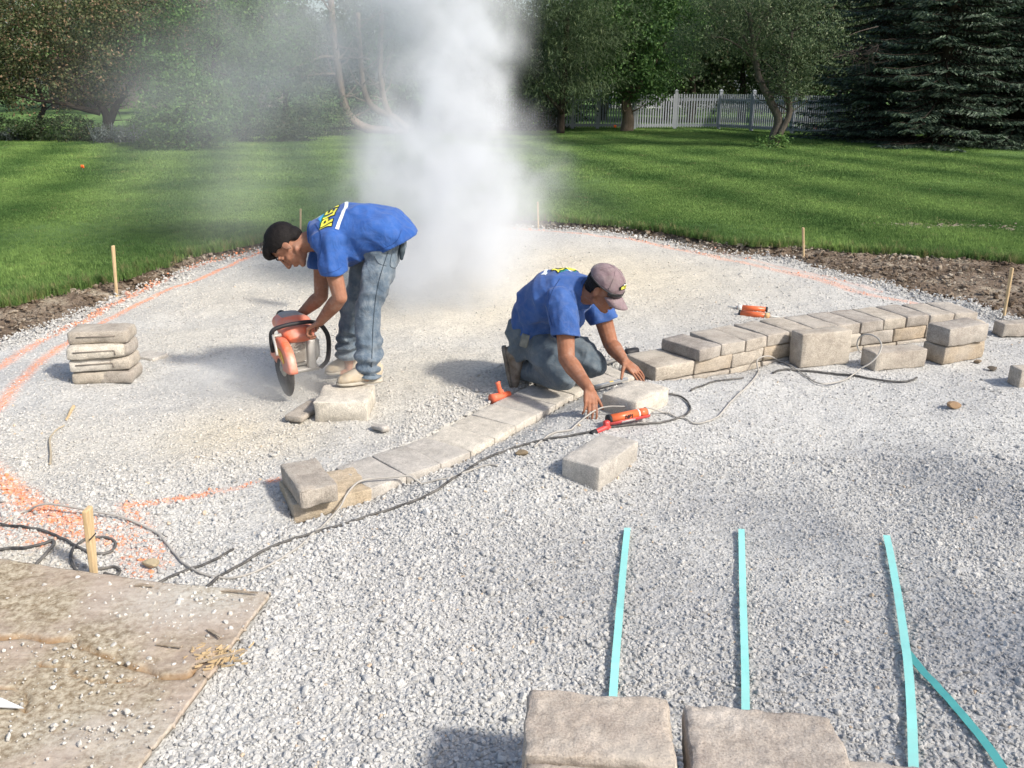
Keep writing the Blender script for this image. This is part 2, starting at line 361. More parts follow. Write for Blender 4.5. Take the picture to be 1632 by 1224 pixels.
def ground_h(x, y):
    x = np.asarray(x, float); y = np.asarray(y, float)
    d, s, _ = seg_dist(x, y, FAs)
    near = s < 0
    al = bumpf(x, -.45, .75, .12)
    h = np.where(near & (d < .9), -al * .012 * np.exp(-d ** 2 / .01), 0)
    h = h + np.where(near, .065 * bumpf(x, -.55, 1.5, .2) * (1 - np.exp(-d ** 2 / .02)) * np.exp(-np.maximum(d - .35, 0) ** 2 / .5), 0)
    c = G(520, 835, -.07); h = h - .045 * np.exp(-(((x - c.x) / .42) ** 2 + ((y - c.y) / .26) ** 2))
    h = h + .015 * np.sin(x * 1.7 + 1) * np.cos(y * 1.3)
    inw = (~near) & (d < .36) & (x > -1.0) & (x < 3.5)
    return np.where(inw, np.minimum(h, 0) - .07, h)
def H_(x, y):
    return float(ground_h(np.array([x]), np.array([y]))[0]) + gnoise(x, y)
def gnoise(x, y): return .018 * fn(x, y, 0, 1.9) + .010 * fn(x, y, 4, 6) + .004 * fn(x, y, 9, 20)

def pix(*l, z=0.0): return [G(a, b, z) for a, b in l]
PAINT = [(pix((-60, 612), (0, 586), (68, 542), (102, 520), (133, 510), (172, 488), (233, 460), (270, 439), (330, 420), (400, 404)), .032, .75),
         (pix((-60, 690), (0, 651), (31, 613), (68, 573), (118, 542), (165, 509), (227, 479), (276, 457), (337, 436), (414, 405)), .026, .85),
         (pix((-30, 735), (0, 756), (28, 780), (62, 808), (93, 822), (137, 837), (150, 842)), .038, .85), (pix((0, 770), (30, 800), (70, 824), (120, 842)), .03, .7),
         (pix((-20, 752), (20, 790), (45, 815), (80, 828)), .06, .4), (pix((-30, 828), (0, 838), (50, 850), (100, 855), (150, 862), (215, 864)), .035, .5), (pix((-30, 850), (20, 856), (70, 868)), .05, .3), (pix((185, 850), (215, 880), (235, 905)), .06, .3),
         (pix((205, 812), (248, 803), (295, 794), (335, 786)), .022, .8), (pix((205, 812), (222, 838), (240, 868), (250, 900)), .05, .3),
         (pix((350, 783), (378, 777)), .02, .35), (pix((396, 771), (400, 769)), .025, .9), (pix((430, 763), (437, 762)), .02, .8), (pix((553, 742), (556, 740)), .02, .8),
         (pix((820, 364), (860, 367), (1002, 381), (1125, 403), (1215, 426), (1295, 443), (1380, 467), (1465, 483)), .05, .42),
         (pix((1000, 374), (1073, 383), (1180, 408), (1280, 434), (1400, 462)), .04, .22)]
def paint_at(x, y):
    x = np.asarray(x, float); y = np.asarray(y, float); v = np.zeros(x.shape)
    for pl, w, st in PAINT:
        d, _, _ = seg_dist(x, y, np.array([[p.x, p.y] for p in pl]))
        v = np.maximum(v, st * np.clip(1.6 - d / w, 0, 1))
    return v
TAN = [(G(950, 440), 1.6, .8), (G(1080, 450), 1.2, .5), (G(700, 470), 1.5, .8), (G(450, 690), .35, .6), (G(360, 690), .45, .7), (G(560, 440), 1.3, .5), (G(700, 590), .8, .5),
       (G(300, 540), .7, .35), (G(400, 470), 1.2, .4), (G(150, 720), .8, .25), (G(40, 900), .3, .4), (G(640, 640), .7, .3)]
def tan_at(x, y):
    v = np.zeros(np.shape(x))
    for c, r, s in TAN: v = np.maximum(v, s * np.exp(-((x - c.x) ** 2 + (y - c.y) ** 2) / r ** 2))
    return v

def polar_sheet(name, radii_fn, nt_, zfn, mat, attrs=()):
    th = np.linspace(-np.pi, np.pi, nt_, endpoint=False); rr = radii_fn(th)            # (n_r, n_t)
    X = PC.x + rr * np.cos(th); Y = PC.y + rr * np.sin(th); Z = zfn(X, Y, rr, th)
    nr = rr.shape[0]; V = np.stack([X, Y, Z], -1).reshape(-1, 3)
    i, j = np.meshgrid(np.arange(nr - 1), np.arange(nt_), indexing='ij'); j2 = (j + 1) % nt_
    F = np.stack([i * nt_ + j, (i + 1) * nt_ + j, (i + 1) * nt_ + j2, i * nt_ + j2], -1).reshape(-1, 4)
    me = np_mesh(name, V, F)
    for nm, f in attrs: set_attr(me, nm, f(V[:, 0], V[:, 1]))
    return tag(mesh_obj(name, me, mat), kind='structure')
def gz(X, Y, rr, th):
    g = ground_h(X, Y); nz = np.array([gnoise(a, b) for a, b in zip(X.ravel(), Y.ravel())]).reshape(X.shape)
    return g + nz
def gravel_r(th):
    t = np.linspace(.002, 1, 190)[:, None]; return t * (RG(th)[None, :] + .05)
polar_sheet('gravel_ground', gravel_r, 620, gz, M_FINES, (('paint', paint_at), ('tan', tan_at)))
LAWN_Z = .09
def soil_r(th):
    t = np.linspace(0, 1, 22)[:, None]; return (RG(th) - .06)[None, :] * (1 - t) + (RL(th) + .10)[None, :] * t
def soil_z(X, Y, rr, th):
    t = np.linspace(0, 1, 22)[:, None] * np.ones_like(X)
    nz = np.array([fn(a, b, 2, 5) * .6 + fn(a, b, 7, 14) * .4 for a, b in zip(X.ravel(), Y.ravel())]).reshape(X.shape)
    base = -.03 + (LAWN_Z + .0) * np.clip(t * 1.25, 0, 1) ** .7
    e = np.sin(np.pi * np.clip(t, 0, 1)) ** .5
    return base + nz * .06 * e
polar_sheet('soil_bank', soil_r, 1400, soil_z, M_SOIL)
def lawn_r(th):
    t = np.concatenate([[0, .03, .08, .16, .3, .5, .8, 1.2, 1.8, 2.6, 3.6, 5, 7, 9, 12, 16, 21, 28, 38, 55, 90, 160, 320, 700]])[:, None]
    return RL(th)[None, :] + t
def lawn_z(X, Y, rr, th):
    nz = np.array([fn(a, b, 1, .35) for a, b in zip(X.ravel(), Y.ravel())]).reshape(X.shape)
    t = rr - rr[0]
    return LAWN_Z + nz * .03 * np.clip(t, 0, 1) - .03 * np.exp(-t / .03)
polar_sheet('lawn', lawn_r, 1400, lawn_z, M_LAWN)

# ------------------------------------------------------------------ scattered loose material (uncountable)
def scatter(name, variants, pos, rot, scl, vi, attrs, mat):
    me = bpy.data.meshes.new(name); me.vertices.add(len(pos)); me.vertices.foreach_set('co', np.asarray(pos, np.float32).ravel())
    set_attr(me, 'rot', rot, 'FLOAT_VECTOR'); set_attr(me, 'scl', scl, 'FLOAT_VECTOR'); set_attr(me, 'vi', vi, 'INT')
    for k, v in attrs.items(): set_attr(me, k, v)
    o = bpy.data.objects.new(name, me); link(o); me.materials.append(mat); tag(o, kind='stuff')
    ng = bpy.data.node_groups.new(name, 'GeometryNodeTree')
    ng.interface.new_socket('Geometry', in_out='INPUT', socket_type='NodeSocketGeometry')
    ng.interface.new_socket('Geometry', in_out='OUTPUT', socket_type='NodeSocketGeometry')
    n = ng.nodes; l = ng.links
    gi = n.new('NodeGroupInput'); go = n.new('NodeGroupOutput'); mp = n.new('GeometryNodeMeshToPoints')
    l.new(gi.outputs[0], mp.inputs[0]); jn = n.new('GeometryNodeJoinGeometry')
    for v in reversed(variants):
        oi = n.new('GeometryNodeObjectInfo'); oi.inputs['Object'].default_value = v; oi.inputs['As Instance'].default_value = True
        l.new(oi.outputs['Geometry'], jn.inputs[0])
    ip = n.new('GeometryNodeInstanceOnPoints'); ip.inputs['Pick Instance'].default_value = True
    l.new(mp.outputs[0], ip.inputs['Points']); l.new(jn.outputs[0], ip.inputs['Instance'])
    def na(nm, t):
        a = n.new('GeometryNodeInputNamedAttribute'); a.data_type = t; a.inputs['Name'].default_value = nm; return a.outputs['Attribute']
    l.new(na('vi', 'INT'), ip.inputs['Instance Index'])
    e2r = n.new('FunctionNodeEulerToRotation'); l.new(na('rot', 'FLOAT_VECTOR'), e2r.inputs[0]); l.new(e2r.outputs[0], ip.inputs['Rotation'])
    l.new(na('scl', 'FLOAT_VECTOR'), ip.inputs['Scale'])
    l.new(ip.outputs[0], go.inputs[0])
    md = o.modifiers.new('scatter', 'NODES'); md.node_group = ng
    return o
def rock_variant(seed, mat, sub=2, amp=.28, flat=.75):
    bm = bmesh.new(); bmesh.ops.create_icosphere(bm, subdivisions=sub, radius=.5)
    r = random.Random(seed)
    cuts = [(Vector((r.gauss(0, 1), r.gauss(0, 1), r.gauss(0, 1))).normalized(), r.uniform(.26, .42)) for _ in range(9)]
    for v in bm.verts:
        for nn, dd in cuts:                                      # planar fracture faces
            q = v.co.dot(nn)
            if q > dd: v.co -= nn * (q - dd) * .92
        v.co *= 1 + amp * mnoise.noise(v.co * 2.3 + Vector((seed * 3.1, 0, 0))) * .5
        v.co.z *= flat
    me = bpy.data.meshes.new('stone'); bm.to_mesh(me); bm.free(); me.materials.append(mat)
    if sub > 1: me.shade_smooth(); 
    me.shade_flat()
    return bpy.data.objects.new('stone', me)
stones = [rock_variant(i, M_STONE, 2) for i in range(8)]
def inside_gravel(x, y, m=0.0):
    th = np.arctan2(y - PC.y, x - PC.x); return np.hypot(x - PC.x, y - PC.y) < RG(th) - m
def fnv(x, y, z, s): return np.array([mnoise.noise(Vector((a * s, b * s, z))) for a, b in zip(x, y)])
PLY = [G(432, 949, .04), G(218, 1226, .04), Vector((-1.35, 1.2, 0)), Vector((-3.6, 1.4, 0)), Vector((-3.4, 3.2, 0)), G(0, 895, .04), G(232, 931, .04)]
def in_ply(x, y):
    c = np.zeros(np.shape(x), bool); n = len(PLY)
    for i in range(n):
        a, b = PLY[i], PLY[(i + 1) % n]
        k = ((a.y > y) != (b.y > y)) & (x < (b.x - a.x) * (y - a.y) / (b.y - a.y + 1e-12) + a.x); c ^= k
    return c
def build_stones():
    X = []; Y = []; SZ = []
    def band(y0, y1, n, s0, s1, pad=.6):
        y = rng.uniform(y0, y1, n); x = rng.uniform(-1, 1, n) * (y * .64 + pad)
        X.append(x); Y.append(y); SZ.append(rng.lognormal(0, .28, n) * rng.uniform(s0, s1, n)); 
    band(1.3, 3.0, 62000, .009, .0165); band(1.3, 3.4, 40000, .0045, .009); band(3.0, 4.6, 88000, .008, .0155); band(4.6, 7.0, 105000, .008, .0165); band(7.0, 11.8, 90000, .011, .022)
    x = np.concatenate(X); y = np.concatenate(Y); sz = np.concatenate(SZ)
    ok = inside_gravel(x, y, .0); x, y, sz = x[ok], y[ok], sz[ok]
    d, s, _ = seg_dist(x, y, FAs)
    th = np.arctan2(y - PC.y, x - PC.x); edge = RG(th) - np.hypot(x - PC.x, y - PC.y)
    nz = fnv(x, y, 3.3, .9) + .5 * fnv(x, y, 8.1, 3)
    far_side = (s > 0) & (x > -1.6)
    dusty = np.where(far_side | (y > 4.0), .27, .95)               # trodden, dusty inner patio against loose stone in front
    dusty = np.where((x < -1.2) & (y > 2.7) & (y < 4.6), .62, dusty)
    dusty = dusty + np.where(y < 4.2, .45, .28) * nz - .3 * tan_at(x, y) * (y > 3)
    dusty = np.where((s > 0) & (d > .3) & (d < .75) & (x > -.6) & (x < .9), .9, dusty)
    dusty = np.where(edge < .28, 1.0, dusty)
    # finer gravel in the middle foreground right
    fine = np.exp(-(((x - 1.1) / .8) ** 2 + ((y - 3.1) / .7) ** 2))
    sz = sz * (1 - .35 * fine) * (1 - .25 * (dusty < .6)); dusty = np.where(y < 4.4, np.maximum(dusty - .30 * fine, .42), dusty)
    keep = rng.random(len(x)) < np.clip(dusty, .1, 1); x, y, sz, edge, d, s = [a[keep] for a in (x, y, sz, edge, d, s)]
    big = rng.random(len(x)) < .03; sz = np.where(big, sz * 1.5, sz)
    z = ground_h(x, y) + np.array([gnoise(a, b) for a, b in zip(x, y)]) + sz * rng.uniform(-.15, .25, len(x))
    z = z + np.where(edge < .25, rng.random(len(x)) * .05 * np.clip(1 - edge / .25, 0, 1), 0)
    # nothing inside the courses
    inblk = (s > 0) & (d < .36) & (x > -1.02) & (x < 3.4); z = np.where(inblk, -.5, z)
    z = np.where(in_ply(x, y), -.5, z)
    ok = z > -.3; x, y, z, sz = x[ok], y[ok], z[ok], sz[ok]; n = len(x)
    scl = np.stack([sz * rng.uniform(.85, 1.35, n), sz * rng.uniform(.8, 1.2, n), sz * rng.uniform(.7, 1.1, n)], -1)
    rot = np.stack([rng.normal(0, .5, n), rng.normal(0, .5, n), rng.uniform(0, 6.28, n)], -1)
    tint = np.clip(rng.beta(2.6, 2.0, n) * .9 + .06 * fnv(x, y, 1, 1.2), 0, .93); tint = np.where(rng.random(n) < .006, 1, tint)
    p = paint_at(x, y); p = np.where(rng.random(n) < p * (.72 + 1.1 * fnv(x, y, 12, 5)), np.clip(.35 + rng.random(n) * .55, 0, 1), 0)
    return scatter('loose_gravel', stones, np.stack([x, y, z], -1), rot, scl, rng.integers(0, 8, n), dict(tint=tint, paint=p, tan=tan_at(x, y)), M_STONE)
build_stones()
clods = [rock_variant(20 + i, M_CLOD, 2, .6, .7) for i in range(5)]
def build_clods():
    n = 26000; th = rng.uniform(-.4, np.pi + .5, n); t = rng.random(n)
    g, l = RG(th), RL(th); keep = rng.random(n) < np.clip((l - g) / 1.2, .25, 1); th, t, g, l = [a[keep] for a in (th, t, g, l)]
    r = g + (l - g) * (t * 1.05 - .02); x = PC.x + r * np.cos(th); y = PC.y + r * np.sin(th); n = len(x)
    sz = rng.lognormal(0, .6, n) * .015; sz = np.minimum(sz, .085)
    z = -.03 + LAWN_Z * np.clip(t * 1.25, 0, 1) ** .7 + .02
    scl = np.stack([sz * rng.uniform(.8, 1.5, n), sz, sz * rng.uniform(.5, 1, n)], -1)
    rot = np.stack([rng.normal(0, .4, n), rng.normal(0, .4, n), rng.uniform(0, 6.28, n)], -1)
    tint = np.clip(rng.beta(1.6, 2.0, n) * .8 + .75 * fnv(x, y, 6, 1.3) + .1, 0, 1)
    # the worn patch in the lawn on the right
    m2 = 260; px_ = rng.normal(0, 1, m2); c = G(1490, 360, .09); X2 = c.x + px_ * .75; Y2 = c.y + rng.normal(0, .16, m2) - px_ * .1
    pos = np.concatenate([np.stack([x, y, z], -1), np.stack([X2, Y2, np.full(m2, .10)], -1)])
    s2 = rng.lognormal(0, .4, m2)[:, None] * np.array([[.05, .04, .02]])
    return scatter('soil_clods', clods, pos, np.concatenate([rot, np.zeros((m2, 3)) + [0, 0, 1]]), np.concatenate([scl, s2]),
                   rng.integers(0, 5, n + m2), dict(tint=np.concatenate([tint, rng.uniform(.4, 1, m2)])), M_CLOD)
build_clods()
def grass_variant(seed, nb, h, spread, w):
    r = random.Random(seed); V = []; F = []
    for _ in range(nb):
        a = r.uniform(0, 6.28); rad = r.uniform(0, spread); bx, by = math.cos(a) * rad, math.sin(a) * rad
        hh = h * r.uniform(.6, 1.15); la = r.uniform(0, 6.28); lean = r.uniform(.1, .65) * hh; wa = la + 1.57
        wx, wy = math.cos(wa) * w / 2, math.sin(wa) * w / 2; lx, ly = math.cos(la) * lean, math.sin(la) * lean
        k = len(V); V += [(bx - wx, by - wy, -.01), (bx + wx, by + wy, -.01), (bx + lx * .35 + wx * .8, by + ly * .35 + wy * .8, hh * .6), (bx + lx * .35 - wx * .8, by + ly * .35 - wy * .8, hh * .6),
                          (bx + lx + wx * .1, by + ly + wy * .1, hh), (bx + lx - wx * .1, by + ly - wy * .1, hh)]
        F += [(k, k + 1, k + 2, k + 3), (k + 3, k + 2, k + 4, k + 5)]
    me = np_mesh('tuft', V, F); me.materials.append(M_BLADE); return bpy.data.objects.new('tuft', me)
tufts = [grass_variant(i, 18, .038, .055, .005) for i in range(4)] + [grass_variant(10 + i, 14, .15, .05, .006) for i in range(2)] + [grass_variant(20 + i, 24, .040, .14, .011) for i in range(3)]
def build_grass():
    P = []; 
    def addp(y0, y1, n, vis, s, pad=1.0):
        y = rng.uniform(y0, y1, n); x = rng.uniform(-1, 1, n) * (y * .64 + pad); th = np.arctan2(y - PC.y, x - PC.x); e = np.hypot(x - PC.x, y - PC.y) - RL(th)
        ok = (e > -.02); x, y, e = x[ok], y[ok], e[ok]
        c = G(1490, 360, .09); bare = np.exp(-((x - c.x) / .9) ** 2 - ((y - c.y + (x - c.x) * .1) / .22) ** 2)
        ok = rng.random(len(x)) > bare * 1.0; x, y, e = x[ok], y[ok], e[ok]
        v = rng.integers(vis[0], vis[1], len(x)); sc = s * rng.uniform(.75, 1.25, len(x))
        P.append((x, y, e, v, sc))
    addp(5, 11, 60000, (0, 4), 1.0); addp(11, 16, 60000, (6, 9), .9); addp(16, 36, 75000, (6, 9), 1.2)
    # rough unmown fringe along the cut
    n = 12000; th = rng.uniform(-.5, np.pi + .6, n); e = np.abs(rng.normal(0, .15, n)) - .07 + .05 * np.sin(th * 37) * np.sin(th * 91); r = RL(th) + e; x = PC.x + r * np.cos(th); y = PC.y + r * np.sin(th)
    k = rng.random(n) < np.clip(.55 + fnv(x, y, 2, 2.5), .1, 1); P.append((x[k], y[k], e[k], rng.integers(4, 6, n)[k], rng.uniform(.30, .70, n)[k]))
    x, y, e, v, sc = [np.concatenate([p[i] for p in P]) for i in range(5)]; n = len(x)
    dry = np.where((e < .22) & (rng.random(n) < .35), rng.random(n), 0) * .9
    dry = np.where(rng.random(n) < .015, .6, dry)
    z = np.full(n, LAWN_Z - .01) + .03 * fnv(x, y, 1, .35) * np.clip(e, 0, 1)
    return scatter('lawn_grass', tufts, np.stack([x, y, z], -1), np.stack([np.zeros(n), np.zeros(n), rng.uniform(0, 6.28, n)], -1), np.stack([sc] * 3, -1), v,
                   dict(tint=rng.random(n), dry=dry), M_BLADE)
build_grass()

# ================================================================== BLOCKS
def block_mesh(L, W, Hh, seed, cuts=(9, 6, 4), chip=.006, r=.008, name='block'):
    rnd = random.Random(seed); off = Vector((rnd.uniform(-50, 50), rnd.uniform(-50, 50), rnd.uniform(-50, 50)))
    hx, hy, hz = L / 2, W / 2, Hh / 2
    V = []; idx = {}; F = []
    nx, ny, nz = cuts
    def gp(i, n, h):                                   # two extra rows close to every edge keep it crisp
        e = (0, .45 * r, 1.5 * r)
        if i < 3: return -h + e[i]
        if i > n - 3: return h - e[n - i]
        return (-h + e[2]) + (i - 2) / (n - 4) * 2 * (h - e[2])
    def vid(i, j, k):
        key = (i, j, k)
        if key not in idx: idx[key] = len(V); V.append(Vector((gp(i, nx, hx), gp(j, ny, hy), gp(k, nz, hz))))
        return idx[key]
    for k in (0, nz):
        for i in range(nx):
            for j in range(ny):
                q = (vid(i, j, k), vid(i + 1, j, k), vid(i + 1, j + 1, k), vid(i, j + 1, k)); F.append(q if k else q[::-1])
    for j in (0, ny):
        for i in range(nx):
            for k in range(nz):
                q = (vid(i, j, k), vid(i + 1, j, k), vid(i + 1, j, k + 1), vid(i, j, k + 1)); F.append(q[::-1] if j else q)
    for i in (0, nx):
        for j in range(ny):
            for k in range(nz):
                q = (vid(i, j, k), vid(i, j + 1, k), vid(i, j + 1, k + 1), vid(i, j, k + 1)); F.append(q if i else q[::-1])
    out = []
    for p in V:
        rr = r * (1.0 + 1.1 * max(0, mnoise.noise(p * 9 + off)))
        c = Vector((max(-(hx - rr), min(hx - rr, p.x)), max(-(hy - rr), min(hy - rr, p.y)), max(-(hz - rr), min(hz - rr, p.z))))
        d = p - c
        ne = sum(1 for a, b in ((abs(p.x), hx), (abs(p.y), hy), (abs(p.z), hz)) if a > b - rr * 1.3)
        q = c + d.normalized() * rr if d.length > 1e-6 else p.copy()
        n = d.normalized() if d.length > 1e-6 else Vector((0, 0, 1))
        a = chip * (.35 if ne < 2 else 1.3)
        q += n * a * (mnoise.noise(p * 14 + off) - (.25 if ne >= 2 else 0)) + n * chip * .35 * mnoise.noise(p * 45 + off)
        q.z += mnoise.noise(Vector((p.x, p.y, 0)) * 5 + off) * chip * .5
        out.append(q)
    return np_mesh(name, [tuple(v) for v in out], F)
_bm = {}
def bmesh_shared(kind, seed):
    """a few tumbled shapes per size, shared by alike blocks"""
    dims = dict(wide=(.17, .34, .08), full=(.34, .23, .10), base=(.20, .32, .095), flat=(.20, .32, .09))[kind]
    k = (kind, seed % 5)
    if k not in _bm: _bm[k] = block_mesh(*dims, seed * 7 + len(kind), cuts=(9, 11, 7), chip=.003 if kind == 'flat' else .0055, r=.004 if kind == 'flat' else .0055)
    return _bm[k]
def put_block(name, me, mat, loc, rz, parent=None, tilt=(0, 0), label=None, cat=None, group=None):
    o = bpy.data.objects.new(name, me)
    if not len(me.materials): me.materials.append(mat)
    me.shade_smooth(); link(o, parent)
    if me.materials[0] != mat: o.material_slots[0].link = 'OBJECT'; o.material_slots[0].material = mat
    o.location = loc; o.rotation_euler = (tilt[0], tilt[1], rz)
    if label: tag(o, label, cat, group)
    return o
def resample(poly, step, start=0.0, jitter=0.0):
    P = [Vector((p.x, p.y, 0)) for p in poly]; L = [0]
    for a, b in zip(P, P[1:]): L.append(L[-1] + (b - a).length)
    out = []; s = start
    while s + step <= L[-1] + step * .5:
        def pt(q):
            q = min(max(q, 0), L[-1] - 1e-6); i = max(k for k in range(len(L)) if L[k] <= q); i = min(i, len(P) - 2)
            return P[i].lerp(P[i + 1], (q - L[i]) / max(L[i + 1] - L[i], 1e-9))
        out.append((pt(s), pt(s + step))); s += step
    return out
wall = thing('block_wall', 'low curved garden wall of tan concrete blocks being built on the gravel, one course at the left and two at the right', 'wall', (.6, 4.2, 0))
def course(poly, step, z_top, meshkind, mats, gap=.004, depth=.33, start=0.0):
    res = []
    for k, (a, b) in enumerate(resample(poly, step, start)):
        t = (b - a); w = t.length
        if w < .05: continue
        t.normalize(); nrm = Vector((-t.y, t.x, 0)); c = (a + b) / 2 + nrm * depth / 2; rz = math.atan2(t.y, t.x)
        me = bmesh_shared(meshkind, k * 3 + 1); dims = dict(wide=(.17, .34, .08), base=(.20, .32, .095), flat=(.20, .32, .09))[meshkind]
        o = put_block('wall_block', me, mats[k % len(mats)], (c.x, c.y, z_top - dims[2] / 2 + random.uniform(-.002, .002)), rz + random.uniform(-.006, .006), wall, (random.uniform(-.003, .003), random.uniform(-.003, .003)))
        o.scale = ((w - gap) / dims[0], depth / dims[1], 1); o.location = Vector(o.location) - Vector(wall.location); res.append(o)
    return res
course(front1, .205, ZS, 'flat', [M_SLAB], .003, .31)
b0 = Vector((G(466, 805, ZS) + G(592, 779, ZS)) / 2); t0 = (G(592, 779, ZS) - G(466, 805, ZS)); n0 = Vector((-t0.y, t0.x, 0)).normalized()
o = put_block('wall_block', bmesh_shared('full', 4), M_OCHRE, (b0 + n0 * .14 - Vector((.6, 4.2, .05))), math.atan2(t0.y, t0.x), wall)
o.scale = (t0.length / .34, .28 / .23, 1.0)
c1 = [G(1045, 586, ZB), G(1108, 575, ZB), G(1168, 565, ZB)]
c1 = [Vector((p.x, p.y, 0)) for p in c1]
for k, (a, b) in enumerate(zip(c1, c1[1:])):
    course([a, b], (b - a).length * .999, ZB, 'base', [M_BLOCK, M_OCHRE][k:], .005, .33)
course([c1[-1]] + [p for p in front2 if p.x > c1[-1].x + .02], .29, ZB, 'base', [M_BLOCK, M_OCHRE, M_BLOCK, M_BLOCK], .006, .32)
course([c1[0], c1[-1]] + [p for p in front2 if p.x > c1[-1].x + .02], .30, .02, 'base', [M_BLOCK], .006, .33)
course(front2, .206, ZT, 'wide', [M_BLOCK], .005, .34)
# ================================================================== LOOSE BLOCKS
def block_at(name, tops, zt, h, mat, label, cat='block', group='loose concrete wall blocks', seed=1, tilt=(0, 0), cuts=(14, 10, 6), chip=.007, r=.0055):
    """tops: pixels of the top face (near-left, near-right, far-right, far-left)"""
    P = [G(a, b, zt) for a, b in tops]; c = sum(P, Vector()) / 4
    u = ((P[1] - P[0]) + (P[2] - P[3])) / 2; v = ((P[3] - P[0]) + (P[2] - P[1])) / 2
    L, W = u.length, v.length; rz = math.atan2(u.y, u.x)
    me = block_mesh(L, W, h, seed, cuts, chip, r)
    return put_block(name, me, mat, (c.x, c.y, zt - h / 2), rz, None, tilt, label, cat, group)
GL = 'loose concrete blocks lying on the gravel'
block_at('concrete_block', [(478, 785), (538, 771), (503, 729), (446, 740)], .12, .085, M_BLOCK, 'grey concrete cap block resting askew on the left end of the curved block course', seed=3, group=GL)
block_at('concrete_block', [(957, 742), (1021, 704), (957, 688), (893, 733)], .155, .135, M_SLAB, 'tan concrete block lying alone nearest the dark cord below the caulking gun', seed=5, group=GL)
block_at('concrete_block', [(1011, 641), (1060, 622), (1020, 599), (962, 627)], .17, .13, M_SLAB, 'concrete block held between the hands of the kneeling man in the cap', seed=9, group=GL)
# block stood on its long side
a, b = G(1274, 587, .0), G(1353, 579, .0); t = (b - a); L = t.length; c = (a + b) / 2 + Vector((-t.y, t.x, 0)).normalized() * .07
put_block('concrete_block', block_mesh(L, .14, .235, 31, (12, 6, 9)), M_BLOCK, (c.x, c.y, .113), math.atan2(t.y, t.x), None, (-.04, 0), 'tall tan block stood on its side in front of the middle of the wall', 'block', GL)
block_at('concrete_block', [(1401, 563), (1480, 557), (1452, 546), (1369, 556)], .115, .125, M_BLOCK, 'single flat block before the wall with the grey hose looping over it', seed=12, group=GL)
block_at('concrete_block', [(1522, 524), (1580, 514), (1538, 507), (1472, 515)], .255, .125, M_BLOCK, 'upper block of the stack of two near the right end of the wall', seed=14, group=GL)
block_at('concrete_block', [(1511, 552), (1576, 541), (1530, 533), (1468, 545)], .125, .125, M_OCHRE, 'lower yellowish block of the stack of two at the right end of the wall', seed=15, group=GL)
block_at('concrete_block', [(1599, 517), (1672, 515), (1650, 508), (1586, 510)], .10, .10, M_BLOCK, 'block lying beyond the right end of the wall beside the leaning stake', seed=16, group=GL)
block_at('concrete_block', [(1626, 590), (1690, 588), (1670, 578), (1611, 582)], .12, .12, M_BLOCK, 'block cut off by the right edge of the picture on open gravel', seed=17, group=GL)
block_at('concrete_block', [(504, 641), (592, 641), (590, 613), (512, 613)], .11, .125, M_SLAB, 'concrete block under the front shoe of the man bending over the saw', seed=18, group=GL)
block_at('stone_slab', [(466, 662), (497, 666), (502, 640), (476, 637)], .035, .035, M_BLOCK, 'thin grey offcut slab lying left of the block under the shoe', 'slab', 'cut slabs and chips', seed=19, chip=.004, r=.008)
block_at('stone_slab', [(222, 568), (250, 571), (262, 563), (228, 556)], .022, .03, M_SLAB, 'thin pale slab flat on the gravel beside the left stack of blocks', 'slab', 'cut slabs and chips', seed=20, chip=.005, r=.006)
block_at('stone_chip', [(590, 676), (614, 683), (618, 677), (598, 671)], .035, .035, M_SLAB, 'small broken chip of block lying below the block under the shoe', 'stone chip', 'cut slabs and chips', seed=21, cuts=(6, 5, 4), chip=.012, r=.01)
# the stack on the left: grooved blocks, the groove drawn by dark rods on the face
def grooved(tops, zt, h, mat, label, seed, groove=True):
    o = block_at('grooved_block', tops, zt, h, mat, label, 'block', 'stacked grooved blocks', seed=seed, cuts=(14, 8, 7), chip=.004, r=.022)
    if groove:
        P = [G(a, b, zt) for a, b in tops]; L = ((P[1] - P[0]) + (P[2] - P[3])).length / 2; W = ((P[3] - P[0]) + (P[2] - P[1])).length / 2
        bm = bmesh.new(); x0, x1, y = -L * .36, L * .30, -W / 2 - .001
        path = [Vector((x0, y, h * .10)), Vector((x1, y, h * .13)), Vector((x1 + .012, y, .08 * h)), Vector((x1 + .012, y, -h * .22))]
        for p, q in zip(path, path[1:]):
            tube(bm, [p, q], .0045, 6)
        g = obj('face_groove', bm, M_GROOVE, o)
    return o
M_GROOVE = simple('groove_dark', (.20, .175, .15), .95, .2, 40)  # dark colour of the rods that draw the face grooves
TS = [((118, 594), (211, 588), (205, 566), (124, 570)), ((111, 576), (201, 570), (203, 549), (116, 552)), ((107, 556), (209, 551), (203, 536), (113, 541))]
grooved([(118, 595), (210, 589), (203, 568), (124, 573)], .085, .085, M_BLOCK, 'bottom front block of the stack at the left of the patio', 41, False)
grooved([(113, 575), (201, 569), (197, 549), (118, 554)], .172, .084, M_SLAB, 'middle grooved block of the left stack, under the palest block', 42)
grooved([(108, 554), (207, 549), (203, 529), (115, 534)], .262, .088, M_SLAB, 'palest grooved block on top of the front of the left stack', 43)
c = G(162, 521, .345)
for k, (zt, lb) in enumerate([(.085, 'lowest rear block hidden behind the front of the left stack'), (.172, 'second rear block hidden behind the front of the left stack'), (.259, 'third rear block behind the front of the left stack'), (.345, 'darker topmost block at the back of the left stack')]):
    o = put_block('grooved_block', block_mesh(.36, .22, .085, 50 + k, (14, 8, 7), .004, .022), M_BLOCK, (c.x, c.y, zt - .043), .05 + .02 * k, None, (0, 0), lb, 'block', 'stacked grooved blocks')
    if k == 3:
        bm = bmesh.new(); tube(bm, [(-.12, -.111, .008), (.11, -.111, .012)], .0045, 6); obj('face_groove', bm, M_GROOVE, o)
